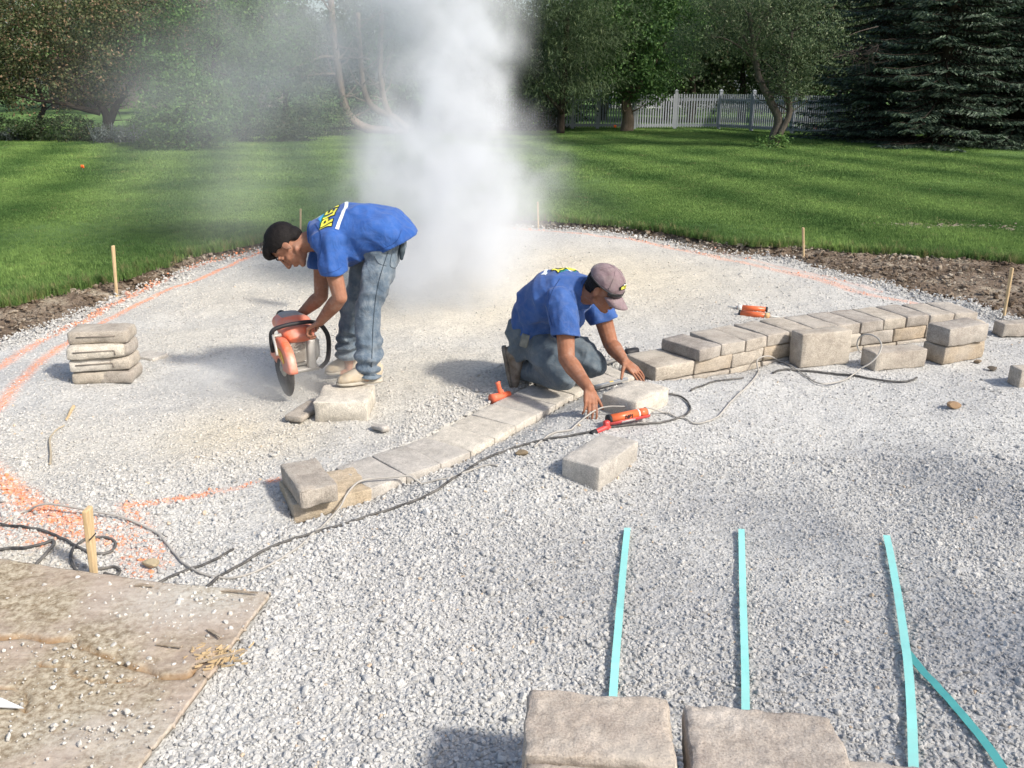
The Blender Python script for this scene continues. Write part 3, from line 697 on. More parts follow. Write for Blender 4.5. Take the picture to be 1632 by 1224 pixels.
# foreground blocks
GF = 'big blocks at the bottom edge'
FG = [([(826, 1202), (1074, 1216), (1072, 1110), (846, 1096)], .285, 'big mottled block at the bottom edge below the left teal strap', 61),
      ([(1094, 1228), (1352, 1240), (1340, 1142), (1096, 1116)], .285, 'big mottled block at the bottom edge below the middle teal strap', 62)]
for tops, zt, lb, sd in FG:
    block_at('concrete_block', tops, zt, .14, M_NEAR, lb, group=GF, seed=sd, cuts=(44, 32, 16), chip=.009, r=.010)
    P = [G(a, b_, zt) for a, b_ in tops]; c = sum(P, Vector()) / 4
    put_block('concrete_block', block_mesh(.35, .25, .14, sd + 7, (14, 10, 8)), M_NEAR, (c.x + .01, c.y - .01, .072), .04, None, (0, 0), ('lower supporting block hidden under the left big foreground block' if sd == 61 else 'lower supporting block hidden under the middle big foreground block'), 'block', GF)
P = [G(828, 1209, .275), G(1076, 1223, .275)]
c = (P[0] + P[1]) / 2
put_block('concrete_block', block_mesh(.36, .22, .275, 71, (24, 16, 14), .009, .012), M_NEAR, (c.x, c.y - .118, .137), math.atan2(P[1].y - P[0].y, P[1].x - P[0].x), None, (0, 0), 'block showing only its rear edge below the left one of the big bottom pair', 'block', GF)
P = [G(1352, 1206, .2), G(1440, 1214, .2)]
c = (P[0] + P[1]) / 2
put_block('concrete_block', block_mesh(.30, .22, .2, 72, (20, 14, 12), .009, .012), M_NEAR, (c.x + .04, c.y - .115, .1), math.atan2(P[1].y - P[0].y, P[1].x - P[0].x), None, (0, 0), 'brownish block edge at the bottom, right of the big foreground pair', 'block', GF)

# ================================================================== STAKES, FLAGS, STRAPS, CORDS
def stake(base, top, w, label, nick=False, z0=0.0, dark=False):
    b = G(*base, z0); t = at(*top, b.y)
    d = t - b; L = d.length + .12; o = thing('wooden_stake', label, 'stake', (b.x, b.y, b.z), 'wooden stakes round the patio')
    q = d.to_track_quat('Z', 'Y'); o.rotation_mode = 'QUATERNION'; o.rotation_quaternion = q
    bm = bmesh.new(); box(bm, (0, 0, L / 2 - .12), (w, w * .38, L), bev=.003)
    for v in bm.verts:
        if v.co.z < -.05: v.co.x *= .4
        v.co.x += .002 * mnoise.noise(v.co * 30)
    obj('stake_shaft', bm, M_WOOD, o, False)
    bm = bmesh.new(); box(bm, (0, 0, L - .12 - .004), (w * .96, w * .34, .012), bev=.002); obj('stake_head', bm, M_WOOD, o, False)
    if nick:
        bm = bmesh.new(); box(bm, (-.002, -w * .2, L * .42), (w * 1.02, .0035, .005)); obj('pencil_mark', bm, M_BLACK, o, False)
    return o
stake((150, 917), (139, 811), .052, 'nearest wooden stake standing behind the plywood sheet with a black line round it', True)
stake((186, 471), (180, 392), .045, 'pale wooden stake on the left edge of the gravel by the lawn')
stake((479, 386), (479, 333), .042, 'wooden stake half hidden behind the shoulders of the man with the saw')
stake((858, 362), (857, 322), .055, 'wooden stake faintly seen through the dust cloud')
stake((1281, 414), (1280, 363), .045, 'wooden stake standing at the lawn edge in the right of the patio')
stake((1600, 505), (1613, 427), .040, 'leaning wooden stake past the right end of the wall')
M_FLAG = simple('orange_flag', (.95, .16, .03), .5, .1, 10)
def flag(px, py, label, s=1.0):
    b = G(px, py + 5, .09); o = thing('marker_flag', label, 'flag', b, 'small orange marker flags')
    bm = bmesh.new(); tube(bm, [(0, 0, 0), (0, 0, .17 * s), (.003, 0, .26 * s)], .0025, 5); obj('wire', bm, M_METAL, o)
    bm = bmesh.new(); V = [[bm.verts.new((-.05 * s + .1 * s * i / 4, .01 * math.sin(i * 1.7), (.16 + .10 * j) * s)) for i in range(5)] for j in range(2)]
    for i in range(4): bm.faces.new((V[0][i], V[0][i + 1], V[1][i + 1], V[1][i]))
    f = obj('pennant', bm, M_FLAG, o); f.modifiers.new('thick', 'SOLIDIFY').thickness = .002
flag(133, 271, 'small orange marker flag standing in the left lawn', .62)
flag(980, 205, 'tiny orange marker flag in front of the shaded part of the white fence', .9)
flag(1298, 208, 'tiny orange marker flag at the foot of the spruce by the fence end', .9)

def strap(pts, w, mat, label, lift=.012):
    P = catmull(pts, 8); bm = bmesh.new(); prev = None
    for i, p in enumerate(P):
        t = (P[min(i + 1, len(P) - 1)] - P[max(i - 1, 0)]); s = Vector((-t.y, t.x, 0)).normalized() * w / 2
        z = max(H_(p.x + dx, p.y + dy) for dx in (-.05, 0, .05) for dy in (-.15, -.08, 0, .08, .15)) + lift + .004
        a = bm.verts.new((p.x + s.x, p.y + s.y, z + .001)); b = bm.verts.new((p.x - s.x, p.y - s.y, z - .001))
        if prev: bm.faces.new((prev[0], a, b, prev[1]))
        prev = (a, b)
    o = obj('plastic_strap', bm, mat, None, False); o.modifiers.new('thick', 'SOLIDIFY').thickness = .0012
    return tag(o, label, 'strap', 'teal packing straps on the gravel')
def GP(*pp, z=.03): 
    out = []
    for p in pp:
        g = G(p[0], p[1], z); g.z = p[2] if len(p) > 2 else 0.0; out.append(g)
    return out
strap(GP((1000, 842), (994, 900), (987, 980), (981, 1050), (976, 1125)), .026, M_TEAL, 'leftmost bright teal plastic strap running up from behind the left foreground block')
strap(GP((1182, 840), (1184, 920), (1187, 1010), (1189, 1080), (1190, 1150)), .025, M_TEAL, 'middle bright teal strap running up from behind the second foreground block')
strap(GP((1413, 853), (1430, 940), (1445, 1030), (1453, 1120), (1458, 1235)), .027, M_TEAL, 'rightmost bright teal strap reaching the bottom edge')
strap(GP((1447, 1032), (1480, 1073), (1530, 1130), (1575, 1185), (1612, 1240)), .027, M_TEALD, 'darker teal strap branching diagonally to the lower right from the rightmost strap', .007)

def cord(name, pixpts, r, mat, label, group, n=7):
    P = []
    for q in pixpts:
        g = G(q[0], q[1], q[2] if len(q) > 2 else .02); g.z = (q[2] if len(q) > 2 else 0); P.append(g)
    P = catmull(P, n); Q = []
    for p in P:
        gz_ = H_(p.x, p.y) + r * .6; Q.append(Vector((p.x + .002 * fn(p.x, p.y, 5, 25), p.y + .002 * fn(p.y, p.x, 6, 25), max(gz_ + .006, p.z))))
    bm = bmesh.new(); tube(bm, Q, r, 8)
    return tag(obj(name, bm, mat), label, 'cord' if 'cord' in name else 'hose', group)
GC = 'cords and hoses on the gravel'
cord('power_cord', [(239, 930), (308, 901), (345, 886), (372, 873)], .0055, M_CORD, 'short black cord piece running up from the plywood corner into the gravel', GC)
cord('power_cord', [(323, 937), (352, 914), (385, 896), (417, 878), (455, 862), (500, 846), (560, 827), (635, 807), (694, 791), (733, 764), (773, 742), (812, 733), (851, 721), (906, 713), (950, 704), (989, 694), (1020, 690), (1049, 687), (1071, 682), (1092, 674), (1099, 663), (1090, 650), (1076, 644), (1056, 644), (1039, 653)], .0058, M_CORD, 'long black cord crossing the gravel below the block course to the caulking gun', GC)
cord('power_cord', [(1100, 636), (1118, 627), (1133, 619), (1158, 611), (1184, 607)], .0055, M_CORD, 'short black cord piece in the gravel below the third block of the wall', GC)
cord('power_cord', [(1232, 593), (1244, 588), (1262, 587), (1310, 589), (1351, 594), (1390, 599), (1421, 603), (1446, 603), (1462, 598)], .0068, M_CORD, 'thick black cord in front of the upright block and the stacked pair', GC)
cord('power_cord', [(-30, 822), (0, 830), (36, 838), (73, 847), (100, 860), (125, 874), (150, 882), (172, 878), (184, 868), (178, 859), (160, 857), (135, 862), (118, 876), (113, 893), (122, 907), (140, 917)], .006, M_CORD, 'black cord coming in at the left edge and coiling round the nearest stake', GC)
cord('power_cord', [(150, 906), (165, 902), (181, 901), (190, 907), (183, 915), (166, 912), (176, 921), (190, 924)], .006, M_CORD, 'small black cord loop between the nearest stake and the plywood', GC)
cord('power_cord', [(-25, 880), (0, 876), (36, 873), (65, 868), (83, 863), (86, 869), (76, 880), (60, 894), (50, 903)], .0068, M_CORD, 'black cord bend at the left edge just above the plywood', GC)
cord('grey_hose', [(-25, 842), (0, 830), (36, 813), (60, 806, .05), (87, 804, .06), (145, 814, .05), (203, 827, .03), (247, 845), (272, 871), (301, 900), (337, 915), (381, 917), (435, 900), (478, 870), (500, 846), (518, 827), (540, 804), (552, 789, .03), (566, 772, .06), (584, 764, .05), (620, 761, .05), (650, 759, .05), (662, 764, .04), (680, 769), (714, 768), (745, 760), (775, 755), (793, 757)], .0048, M_HOSE, 'grey hose from the left edge over the near end of the block course', GC)
cord('grey_hose', [(851, 729), (880, 708), (910, 685, .08), (930, 667, .10), (949, 654, .12), (969, 648, .13), (1000, 648, .13), (1027, 649, .12), (1045, 653, .10), (1061, 660, .07), (1077, 670, .05), (1090, 679), (1105, 684), (1125, 682), (1147, 670), (1168, 646), (1188, 624), (1203, 605), (1209, 590), (1206, 576, .05), (1214, 569, .07), (1228, 568, .06), (1246, 573), (1270, 586), (1298, 603), (1318, 607), (1348, 600), (1372, 587, .04)], .0048, M_HOSE, 'pale grey hose curling past the caulking gun and up to the wall', GC)
# free-standing loop over the single flat block
lp = [(1372, 587, 4.72), (1388, 578, 4.72), (1400, 565, 4.74), (1405, 551, 4.78), (1400, 540, 4.82), (1390, 534, 4.86), (1379, 533, 4.90), (1370, 538, 4.93), (1366, 547, 4.96), (1368, 556, 4.98), (1372, 562, 5.02)]
bm = bmesh.new(); tube(bm, catmull([at(*q) for q in lp], 8), .0048, 8)
tag(obj('grey_hose', bm, M_HOSE), 'stiff loop of grey hose standing over the single flat block', 'hose', GC)

# ================================================================== PLYWOOD
def build_ply():
    o = thing('plywood_sheet', 'weathered muddy plywood sheet with a broken edge at the bottom left corner', 'plywood', (-2.2, 2.2, 0))
    M = 150; x = np.linspace(-3.7, -.8, 340); y = np.linspace(1.15, 3.3, 250); X, Y = np.meshgrid(x, y); 
    eA = np.array([[p.x, p.y] for p in PLY + [PLY[0]]])
    ins = in_ply(X, Y); d, _, _ = seg_dist(X, Y, eA)
    crack = [pix((-80, 1012), (0, 1012), (60, 1014), (110, 1020), (170, 1045), (210, 1060), (260, 1076), (300, 1072), (325, 1052), (345, 1040), (377, 1034), z=.05),
             pix((60, 1052), (95, 1058), (130, 1075), (165, 1082), (220, 1078), z=.05), pix((0, 1085), (25, 1098), (45, 1130), z=.05)]
    cr = np.full(X.shape, 9.); pr = np.zeros(X.shape)
    nz = np.array([fn(a, b, 3, 1.1) for a, b in zip(X.ravel(), Y.ravel())]).reshape(X.shape); nf = np.array([fn(a, b, 5, 11) for a, b in zip(X.ravel(), Y.ravel())]).reshape(X.shape)
    nw = np.array([fn(a, b, 8, 14) for a, b in zip(X.ravel(), Y.ravel())]).reshape(X.shape)
    for i, pl in enumerate(crack):
        P = np.array([[p.x, p.y] for p in pl]); dd, ss, _ = seg_dist(X + nw * .02, Y + nf * .03, P); cr = np.minimum(cr, dd * (1 if i == 0 else 2))
        if i == 0: step = np.where(ss > 0, 1.0, 0.0)
    Z = .042 + nz * .012 + nf * .003 + .008 * step - .016 * np.exp(-(cr / .006) ** 2)
    idx = -np.ones(X.shape, int); V = []; 
    # snap the rim to the outline, with the small irregular bites of a rotten edge
    near = ins | (d < .0125); k = near[:-1, :-1] & near[1:, :-1] & near[1:, 1:] & near[:-1, 1:]
    k &= (ins[:-1, :-1] | ins[1:, :-1] | ins[1:, 1:] | ins[:-1, 1:])
    PX, PY, bd = X.copy(), Y.copy(), np.full(X.shape, 9.)
    for a, b in zip(eA, eA[1:]):
        ab = b - a; t = np.clip(((X - a[0]) * ab[0] + (Y - a[1]) * ab[1]) / max((ab ** 2).sum(), 1e-9), 0, 1); qx, qy = a[0] + t * ab[0], a[1] + t * ab[1]; dd = np.hypot(X - qx, Y - qy)
        u = dd < bd; bd = np.where(u, dd, bd); PX = np.where(u, qx, PX); PY = np.where(u, qy, PY)
    mv = (~ins) & near; X = np.where(mv, PX, X) + .004 * nw * (bd < .02); Y = np.where(mv, PY, Y) + .004 * nf * (bd < .02)
    nt_ = G(374, 1046, .04); notch = np.hypot(X - nt_.x, Y - nt_.y) < .05 + .03 * nf; k &= ~(notch[:-1, :-1] & notch[1:, 1:])
    ii, jj = np.nonzero(k); n_ = X.shape[1]; F = np.stack([ii * n_ + jj, ii * n_ + jj + 1, (ii + 1) * n_ + jj + 1, (ii + 1) * n_ + jj], -1)
    used, inv = np.unique(F, return_inverse=True); VV = np.stack([X, Y, Z], -1).reshape(-1, 3)[used]
    me = np_mesh('sheet', VV - np.array([-2.2, 2.2, 0]), inv.reshape(F.shape))
    c1_, c2_ = G(310, 960, .04), G(200, 1170, .04)
    xs, ys = VV[:, 0], VV[:, 1]
    grit = .9 * np.exp(-((xs - c1_.x) / .30) ** 2 - ((ys - c1_.y) / .16) ** 2) + .6 * np.exp(-((xs - c2_.x) / .3) ** 2 - ((ys - c2_.y) / .12) ** 2)
    set_attr(me, 'grit', grit); set_attr(me, 'crack', np.exp(-(cr.ravel()[used] / .008) ** 2) * np.clip(.7 + 1.2 * nf.ravel()[used], .1, 1)); s = mesh_obj('sheet', me, M_PLY, o); md = s.modifiers.new('thick', 'SOLIDIFY'); md.thickness = .018; md.offset = -1
    SPL = simple('raw_splinter', (.50, .36, .19), .8, .4, 60, .3, dust=.4)
    r = random.Random(3)
    for k in range(64):
        p = G(r.gauss(352, 24), r.gauss(1047, 9), .05); L = r.uniform(.010, .045); a = r.gauss(.5, .7); bm = bmesh.new()
        w = r.uniform(.001, .0045); q = [(-L / 2, -w, 0), (L * .3, -w * .7, 0), (L / 2, 0, .002), (L * .2, w, 0), (-L / 2, w * .6, 0)]
        lo = [bm.verts.new(v) for v in q]; hi = [bm.verts.new((v[0], v[1] * .8, v[2] + .005)) for v in q]
        bm.faces.new(lo[::-1]); bm.faces.new(hi)
        for i in range(5): bm.faces.new((lo[i], lo[(i + 1) % 5], hi[(i + 1) % 5], hi[i]))
        e = obj('splinter', bm, SPL, o, False); e.location = (p.x + 2.2, p.y - 2.2, .045 + r.uniform(0, .012)); e.rotation_euler = (r.uniform(-.3, .3), r.uniform(-.3, .3), a)
    for (px1, py1, px2, py2, w) in [(250, 1025, 290, 1033, .016), (350, 940, 412, 948, .007), (330, 1002, 352, 1018, .010), (312, 1055, 395, 1040, .008), (215, 932, 245, 936, .012)]:
        a, b = G(px1, py1, .06), G(px2, py2, .06); bm = bmesh.new(); L = (b - a).length
        for dz in (0,): 
            v = [bm.verts.new(q) for q in ((-L / 2, -w * .4, 0), (L / 2, -w * .2, 0), (L / 2, w * .3, 0), (-L * .3, w, 0))]; v2 = [bm.verts.new(Vector(q.co) + Vector((0, 0, .005))) for q in v]
            bm.faces.new(v[::-1]); bm.faces.new(v2)
            for i in range(4): bm.faces.new((v[i], v[(i + 1) % 4], v2[(i + 1) % 4], v2[i]))
        e = obj('veneer_strip', bm, M_PLY, o, False); e.location = ((a + b) / 2 + Vector((2.2, -2.2, 0))); e.location.z = .060; e.rotation_euler = (.1, -.08, math.atan2((b - a).y, (b - a).x))
    # stones and grit lying on it
    n = 26000; x = rng.uniform(-3.2, -.9, n); y = rng.uniform(1.5, 3.1, n)
    w = .07 + 1.0 * np.exp(-((x - c1_.x) / .28) ** 2 - ((y - c1_.y) / .15) ** 2) + .35 * np.exp(-((x - c2_.x) / .35) ** 2 - ((y - c2_.y) / .15) ** 2) + .25 * np.exp(-((x + 1.35) / .3) ** 2 - ((y - 2.35) / .15) ** 2)
    k = in_ply(x, y) & (rng.random(n) < w); x, y = x[k], y[k]; n = len(x); sz = np.minimum(rng.lognormal(-.35, .75, n) * .0062, .024)
    scatter('board_grit', stones, np.stack([x, y, .048 + .012 * fnv(x, y, 3, 1.1) + sz * .25], -1), rng.normal(0, 1, (n, 3)), np.stack([sz, sz * .9, sz * .8], -1), rng.integers(0, 8, n),
            dict(tint=rng.uniform(.3, .9, n), paint=np.zeros(n), tan=rng.random(n) * .6), M_STONE)
build_ply()
bm = bmesh.new(); v = [bm.verts.new(q) for q in (G(-30, 1108, .06), G(2, 1112, .065), G(38, 1128, .06), G(0, 1126, .06), G(-30, 1128, .06))]; bm.faces.new(v[::-1])
o = obj('plastic_sliver', bm, M_WHITE, None, False); o.modifiers.new('thick', 'SOLIDIFY').thickness = .004; tag(o, 'white pointed plastic sliver lying on the plywood at the left edge', 'plastic scrap')
def stick(pts, r0, r1, mat, label, name='wood_stick'):
    P = catmull([G(*p) for p in pts], 5); bm = bmesh.new(); n = len(P)
    for p in P: p.z = H_(p.x, p.y) + .012
    tube(bm, P, [r0 + (r1 - r0) * i / (n - 1) for i in range(n)], 6)
    for v in bm.verts: v.co.z += .002 * mnoise.noise(v.co * 60)
    tag(obj(name, bm, mat, None, False), label, 'stick', 'sticks on the gravel')
stick([(118, 651), (112, 662), (107, 675)], .010, .006, M_WOOD, 'short yellow wood stick standing out on the gravel at the left')
stick([(104, 684), (88, 692), (80, 704), (81, 722), (80, 740)], .004, .006, simple('pale_twig', (.40, .34, .25), .9, .2, 30), 'thin bent pale twig lying below the yellow stick')
def pebble(px, py, s, col, label, z=.03):
    me = rock_variant(px, simple('odd_rock', col, .95, .3, 30, .4), 2).data; o = bpy.data.objects.new('lone_rock', me); link(o); g = G(px, py, z); o.location = (g.x, g.y, H_(g.x, g.y) + s * .3); o.scale = (s * 1.3, s, s * .75); tag(o, label, 'rock', 'odd coloured rocks on the gravel')
pebble(1521, 640, .075, (.30, .20, .12), 'lone brown rock on the open gravel at the right')
pebble(1583, 583, .06, (.12, .10, .08), 'small dark rock below the pair of stacked blocks')
pebble(831, 738, .055, (.22, .17, .11), 'small brown clod beside the black cord below the block course')
pebble(240, 895, .06, (.40, .33, .22), 'tan clod in the sprayed gravel by the plywood')
pebble(1560, 572, .05, (.22, .17, .12), 'small brown clod beside the lower block of the stacked pair')

# ================================================================== HAND TOOLS
def frame_at(a, b):
    d = (b - a); x = d.normalized(); y = Vector((0, 0, 1)).cross(x).normalized(); z = x.cross(y)
    M = Matrix((( x.x, y.x, z.x, a.x), (x.y, y.y, z.y, a.y), (x.z, y.z, z.z, a.z), (0, 0, 0, 1))); return M, d.length
def text_mesh(body, size, bold=.0, align='CENTER'):
    cu = bpy.data.curves.new('text', 'FONT'); cu.body = body; cu.size = size; cu.align_x = align; cu.align_y = 'CENTER'; cu.offset = bold; cu.resolution_u = 3
    o = bpy.data.objects.new('text', cu); C.objects.link(o); dg = bpy.context.evaluated_depsgraph_get(); dg.update()
    me = bpy.data.meshes.new_from_object(o.evaluated_get(dg)); C.objects.unlink(o); bpy.data.objects.remove(o); return me
def cartridge(a, b, label, nozzle_front=True, txt=False, capcol=None):
    M, L = frame_at(a, b); o = thing('caulk_tube', label, 'caulk tube', a, 'orange caulk cartridges'); o.matrix_world = M
    bm = bmesh.new(); tube(bm, [(0, 0, 0), (L, 0, 0)], .0245, 20); obj('tube_body', bm, M_TUBE, o)
    bm = bmesh.new(); tube(bm, [(-.012, 0, 0), (.003, 0, 0)], .0255, 20); obj('end_plug', bm, M_BLACK, o)
    bm = bmesh.new(); tube(bm, [(L - .035, 0, 0), (L - .002, 0, 0), (L + .002, 0, 0)], [.0252, .0252, .018], 20); obj('end_cap', bm, capcol or M_NOZ, o)
    bm = bmesh.new(); tube(bm, [(L, 0, 0), (L + .02, 0, 0), (L + .085, 0, 0)], [.011, .009, .003], 12); obj('nozzle', bm, M_NOZ, o)
    return o, L
M_CAP = simple('tan_cap', (.72, .45, .22), .5, .1, 20)
cartridge(G(1221, 494, .03), G(1176, 490, .03), 'rear orange caulk tube of the pair with its nozzle pointing left')
cartridge(G(1180, 499, .03), G(1226, 504, .03), 'front orange caulk tube of the pair with a tan cap pointing right', capcol=M_CAP)
zg = .12
a, b = G(972, 668, zg), G(1031, 656, zg); M, L = frame_at(a, b)
gun = thing('caulking_gun', 'red caulking gun loaded with an orange cartridge lying below the block being set', 'caulking gun', a); gun.matrix_world = M
bm = bmesh.new(); tube(bm, [(0, 0, 0), (L * .72, 0, 0)], .0245, 20); ct = obj('cartridge', bm, M_TUBE, gun)
me = text_mesh('NP1', .030, .0012); me.transform(Matrix.Rotation(R(90), 4, 'X')); me.transform(Matrix.Translation((L * .45, -.026, .004))); mesh_obj('printed_letters', me, M_BLACK, ct, False)
bm = bmesh.new(); tube(bm, [(L * .72, 0, 0), (L * .76, 0, 0)], .0252, 20); obj('white_band', bm, M_NOZ, gun)
bm = bmesh.new(); tube(bm, [(L * .76, 0, 0), (L * .97, 0, 0)], .0245, 20); obj('cartridge_end', bm, M_TUBE, gun)
bm = bmesh.new(); tube(bm, [(-.014, 0, 0), (.001, 0, 0)], .0262, 20); obj('rear_plate', bm, M_BLACK, gun)
bm = bmesh.new(); tube(bm, [(L * .97, 0, 0), (L, 0, 0), (L + .012, 0, .004)], [.030, .027, .014], 16)
for v in bm.verts: v.co += Vector((0, 0, 1)) * .006 * mnoise.noise(v.co * 80)
obj('front_nozzle', bm, M_NOZ, gun)
bm = bmesh.new()
for k in range(9):                                          # half-round cradle
    pass
V = [[bm.verts.new((x, .029 * math.sin(q) - .004, -.029 * math.cos(q) - .004)) for q in np.linspace(-1.5, 1.2, 9)] for x in (-.02, L * .3, L * .6, L)]
for r0, r1 in zip(V, V[1:]):
    for i in range(8): bm.faces.new((r0[i], r0[i + 1], r1[i + 1], r1[i]))
cr = obj('cradle', bm, M_RED, gun); cr.modifiers.new('thick', 'SOLIDIFY').thickness = .003
bm = bmesh.new(); tube(bm, catmull([(-.02, -.015, -.028), (-.055, -.022, -.035), (-.10, -.03, -.04), (-.13, -.035, -.045)], 4), .014, 10); box(bm, (-.03, -.015, -.02), (.035, .03, .045), bev=.006); obj('gun_handle', bm, M_RED, gun)
bm = bmesh.new(); tube(bm, [(-.105, -.031, -.04), (-.142, -.037, -.046)], .0165, 10); obj('handle_grip', bm, M_BLACK, gun)
bm = bmesh.new(); tube(bm, catmull([(-.01, -.02, -.035), (-.05, -.04, -.06), (-.10, -.055, -.064)], 4), .007, 8); obj('trigger', bm, M_RED, gun)
bm = bmesh.new(); box(bm, (L * .42, -.026, -.016), (L * .38, .012, .013), bev=.003); obj('label_strip', bm, M_METAL, gun)
# pistol-grip tool beside the strip
o = thing('grip_tool', 'small red-orange pistol-grip tool lying beside the far edge of the flat block course', 'hand tool', G(798, 632, .03))
c = G(798, 632, .03); M_CORAL = simple('coral_plastic', (.85, .16, .07), .45, .1, 20, dust=.2)
bm = bmesh.new(); tube(bm, [G(783, 636, .03) - c, G(790, 634, .03) - c, G(812, 628, .03) - c], [.030, .026, .020], 14); obj('barrel', bm, M_CORAL, o)
bm = bmesh.new(); tube(bm, catmull([at(799, 631, c.y) - c, at(796, 620, c.y) - c, at(793, 609, c.y) - c], 4), [.014] * 8 + [.017], 10)
obj('grip', bm, M_CORAL, o); bm = bmesh.new(); tube(bm, [at(803, 628, c.y) - c, at(800, 621, c.y) - c], .006, 8); obj('trigger', bm, M_CORAL, o)
# mallet behind the man's far hand
o = thing('rubber_mallet', 'black rubber mallet lying behind the second course by the kneeling man', 'mallet', G(1000, 564, .04)); c = G(1000, 564, .04)
bm = bmesh.new(); tube(bm, [G(996, 563, .04) - c, G(998, 563, .04) - c, G(1016, 561, .04) - c, G(1018, 561, .04) - c], [.026, .033, .033, .026], 16); obj('head', bm, M_BLACK, o)
bm = bmesh.new(); tube(bm, [G(1004, 563, .035) - c, G(985, 572, .03) - c, G(962, 580, .03) - c], [.012, .012, .015], 10); obj('handle', bm, simple('grey_handle', (.20, .20, .20), .7, .2, 20, dust=.5), o)
# level laid along the near edge of the course
a, b = G(948, 617, ZS + .012), G(1000, 604, ZS + .012); M, L = frame_at(a, b)
lev = thing('spirit_level', 'thin pale aluminium level lying on the flat course under the far hand', 'level', a); lev.matrix_world = M
bm = bmesh.new(); box(bm, (L / 2, 0, .0), (L, .020, .018), bev=.001)
obj('level_bar', bm, M_METAL, lev, False); bm = bmesh.new(); box(bm, (L / 2, 0, .0095), (.03, .010, .003), bev=.001); obj('vial', bm, M_YEL, lev, False)
# ================================================================== PEOPLE
def remesh(bm, voxel, smooth=3, factor=.5):
    me = bpy.data.meshes.new('tmp'); bm.to_mesh(me); bm.free()
    o = bpy.data.objects.new('tmp', me); C.objects.link(o)
    r = o.modifiers.new('r', 'REMESH'); r.mode = 'VOXEL'; r.voxel_size = voxel; r.use_smooth_shade = True
    if smooth: s = o.modifiers.new('s', 'SMOOTH'); s.iterations = smooth; s.factor = factor
    dg = bpy.context.evaluated_depsgraph_get(); dg.update()
    out = bpy.data.meshes.new_from_object(o.evaluated_get(dg)); C.objects.unlink(o); bpy.data.objects.remove(o); bpy.data.meshes.remove(me)
    return out
def arr(me): 
    a = np.empty(len(me.vertices) * 3, np.float32); me.vertices.foreach_get('co', a); return a.reshape(-1, 3)
def displace(me, f):
    n = np.empty(len(me.vertices) * 3, np.float32); me.vertices.foreach_get('normal', n); n = n.reshape(-1, 3); a = arr(me)
    d = np.array([f(Vector(p)) for p in a], np.float32); me.vertices.foreach_set('co', (a + n * d[:, None]).ravel()); me.update()
def cut(me, kill):
    bm = bmesh.new(); bm.from_mesh(me); bmesh.ops.delete(bm, geom=[v for v in bm.verts if kill(v.co)], context='VERTS')
    # drop small islands left behind by the cut
    seen = set(); best = []
    isl = []
    for v in bm.verts:
        if v in seen: continue
        st = [v]; seen.add(v); c = []
        while st:
            q = st.pop(); c.append(q)
            for e in q.link_edges:
                w = e.other_vert(q)
                if w not in seen: seen.add(w); st.append(w)
        isl.append(c)
    if isl:
        m = max(len(c) for c in isl); bmesh.ops.delete(bm, geom=[v for c in isl if len(c) < m * .12 for v in c], context='VERTS')
    for _ in range(14):                                        # even out the cut edge
        mv = {}
        for v in bm.verts:
            if v.is_boundary:
                nb = [e.other_vert(v) for e in v.link_edges if e.is_boundary]
                if len(nb) == 2: mv[v] = v.co * .4 + (nb[0].co + nb[1].co) * .3
        for v, c_ in mv.items(): v.co = c_
    bm.to_mesh(me); bm.free(); me.update(); return me
def loft(bm, secs, side, n=24):
    """closed elliptic tube; secs = (centre, half thickness, half width)"""
    side = Vector(side).normalized(); rings = []
    for i, (c, hs, hw) in enumerate(secs):
        t = (secs[min(i + 1, len(secs) - 1)][0] - secs[max(i - 1, 0)][0]).normalized()
        s = (side - t * side.dot(t)).normalized(); p = t.cross(s).normalized()
        rings.append([bm.verts.new(c + s * math.copysign(abs(math.cos(a)) ** .85, math.cos(a)) * hw + p * math.copysign(abs(math.sin(a)) ** .85, math.sin(a)) * hs) for a in (2 * math.pi * k / n for k in range(n))])
    for a, b in zip(rings, rings[1:]):
        for k in range(n): bm.faces.new((a[k], a[(k + 1) % n], b[(k + 1) % n], b[k]))
    bm.faces.new(rings[0][::-1]); bm.faces.new(rings[-1])
def plane_side(p, n):
    p, n = Vector(p), Vector(n).normalized(); return lambda q: (q - p).dot(n)
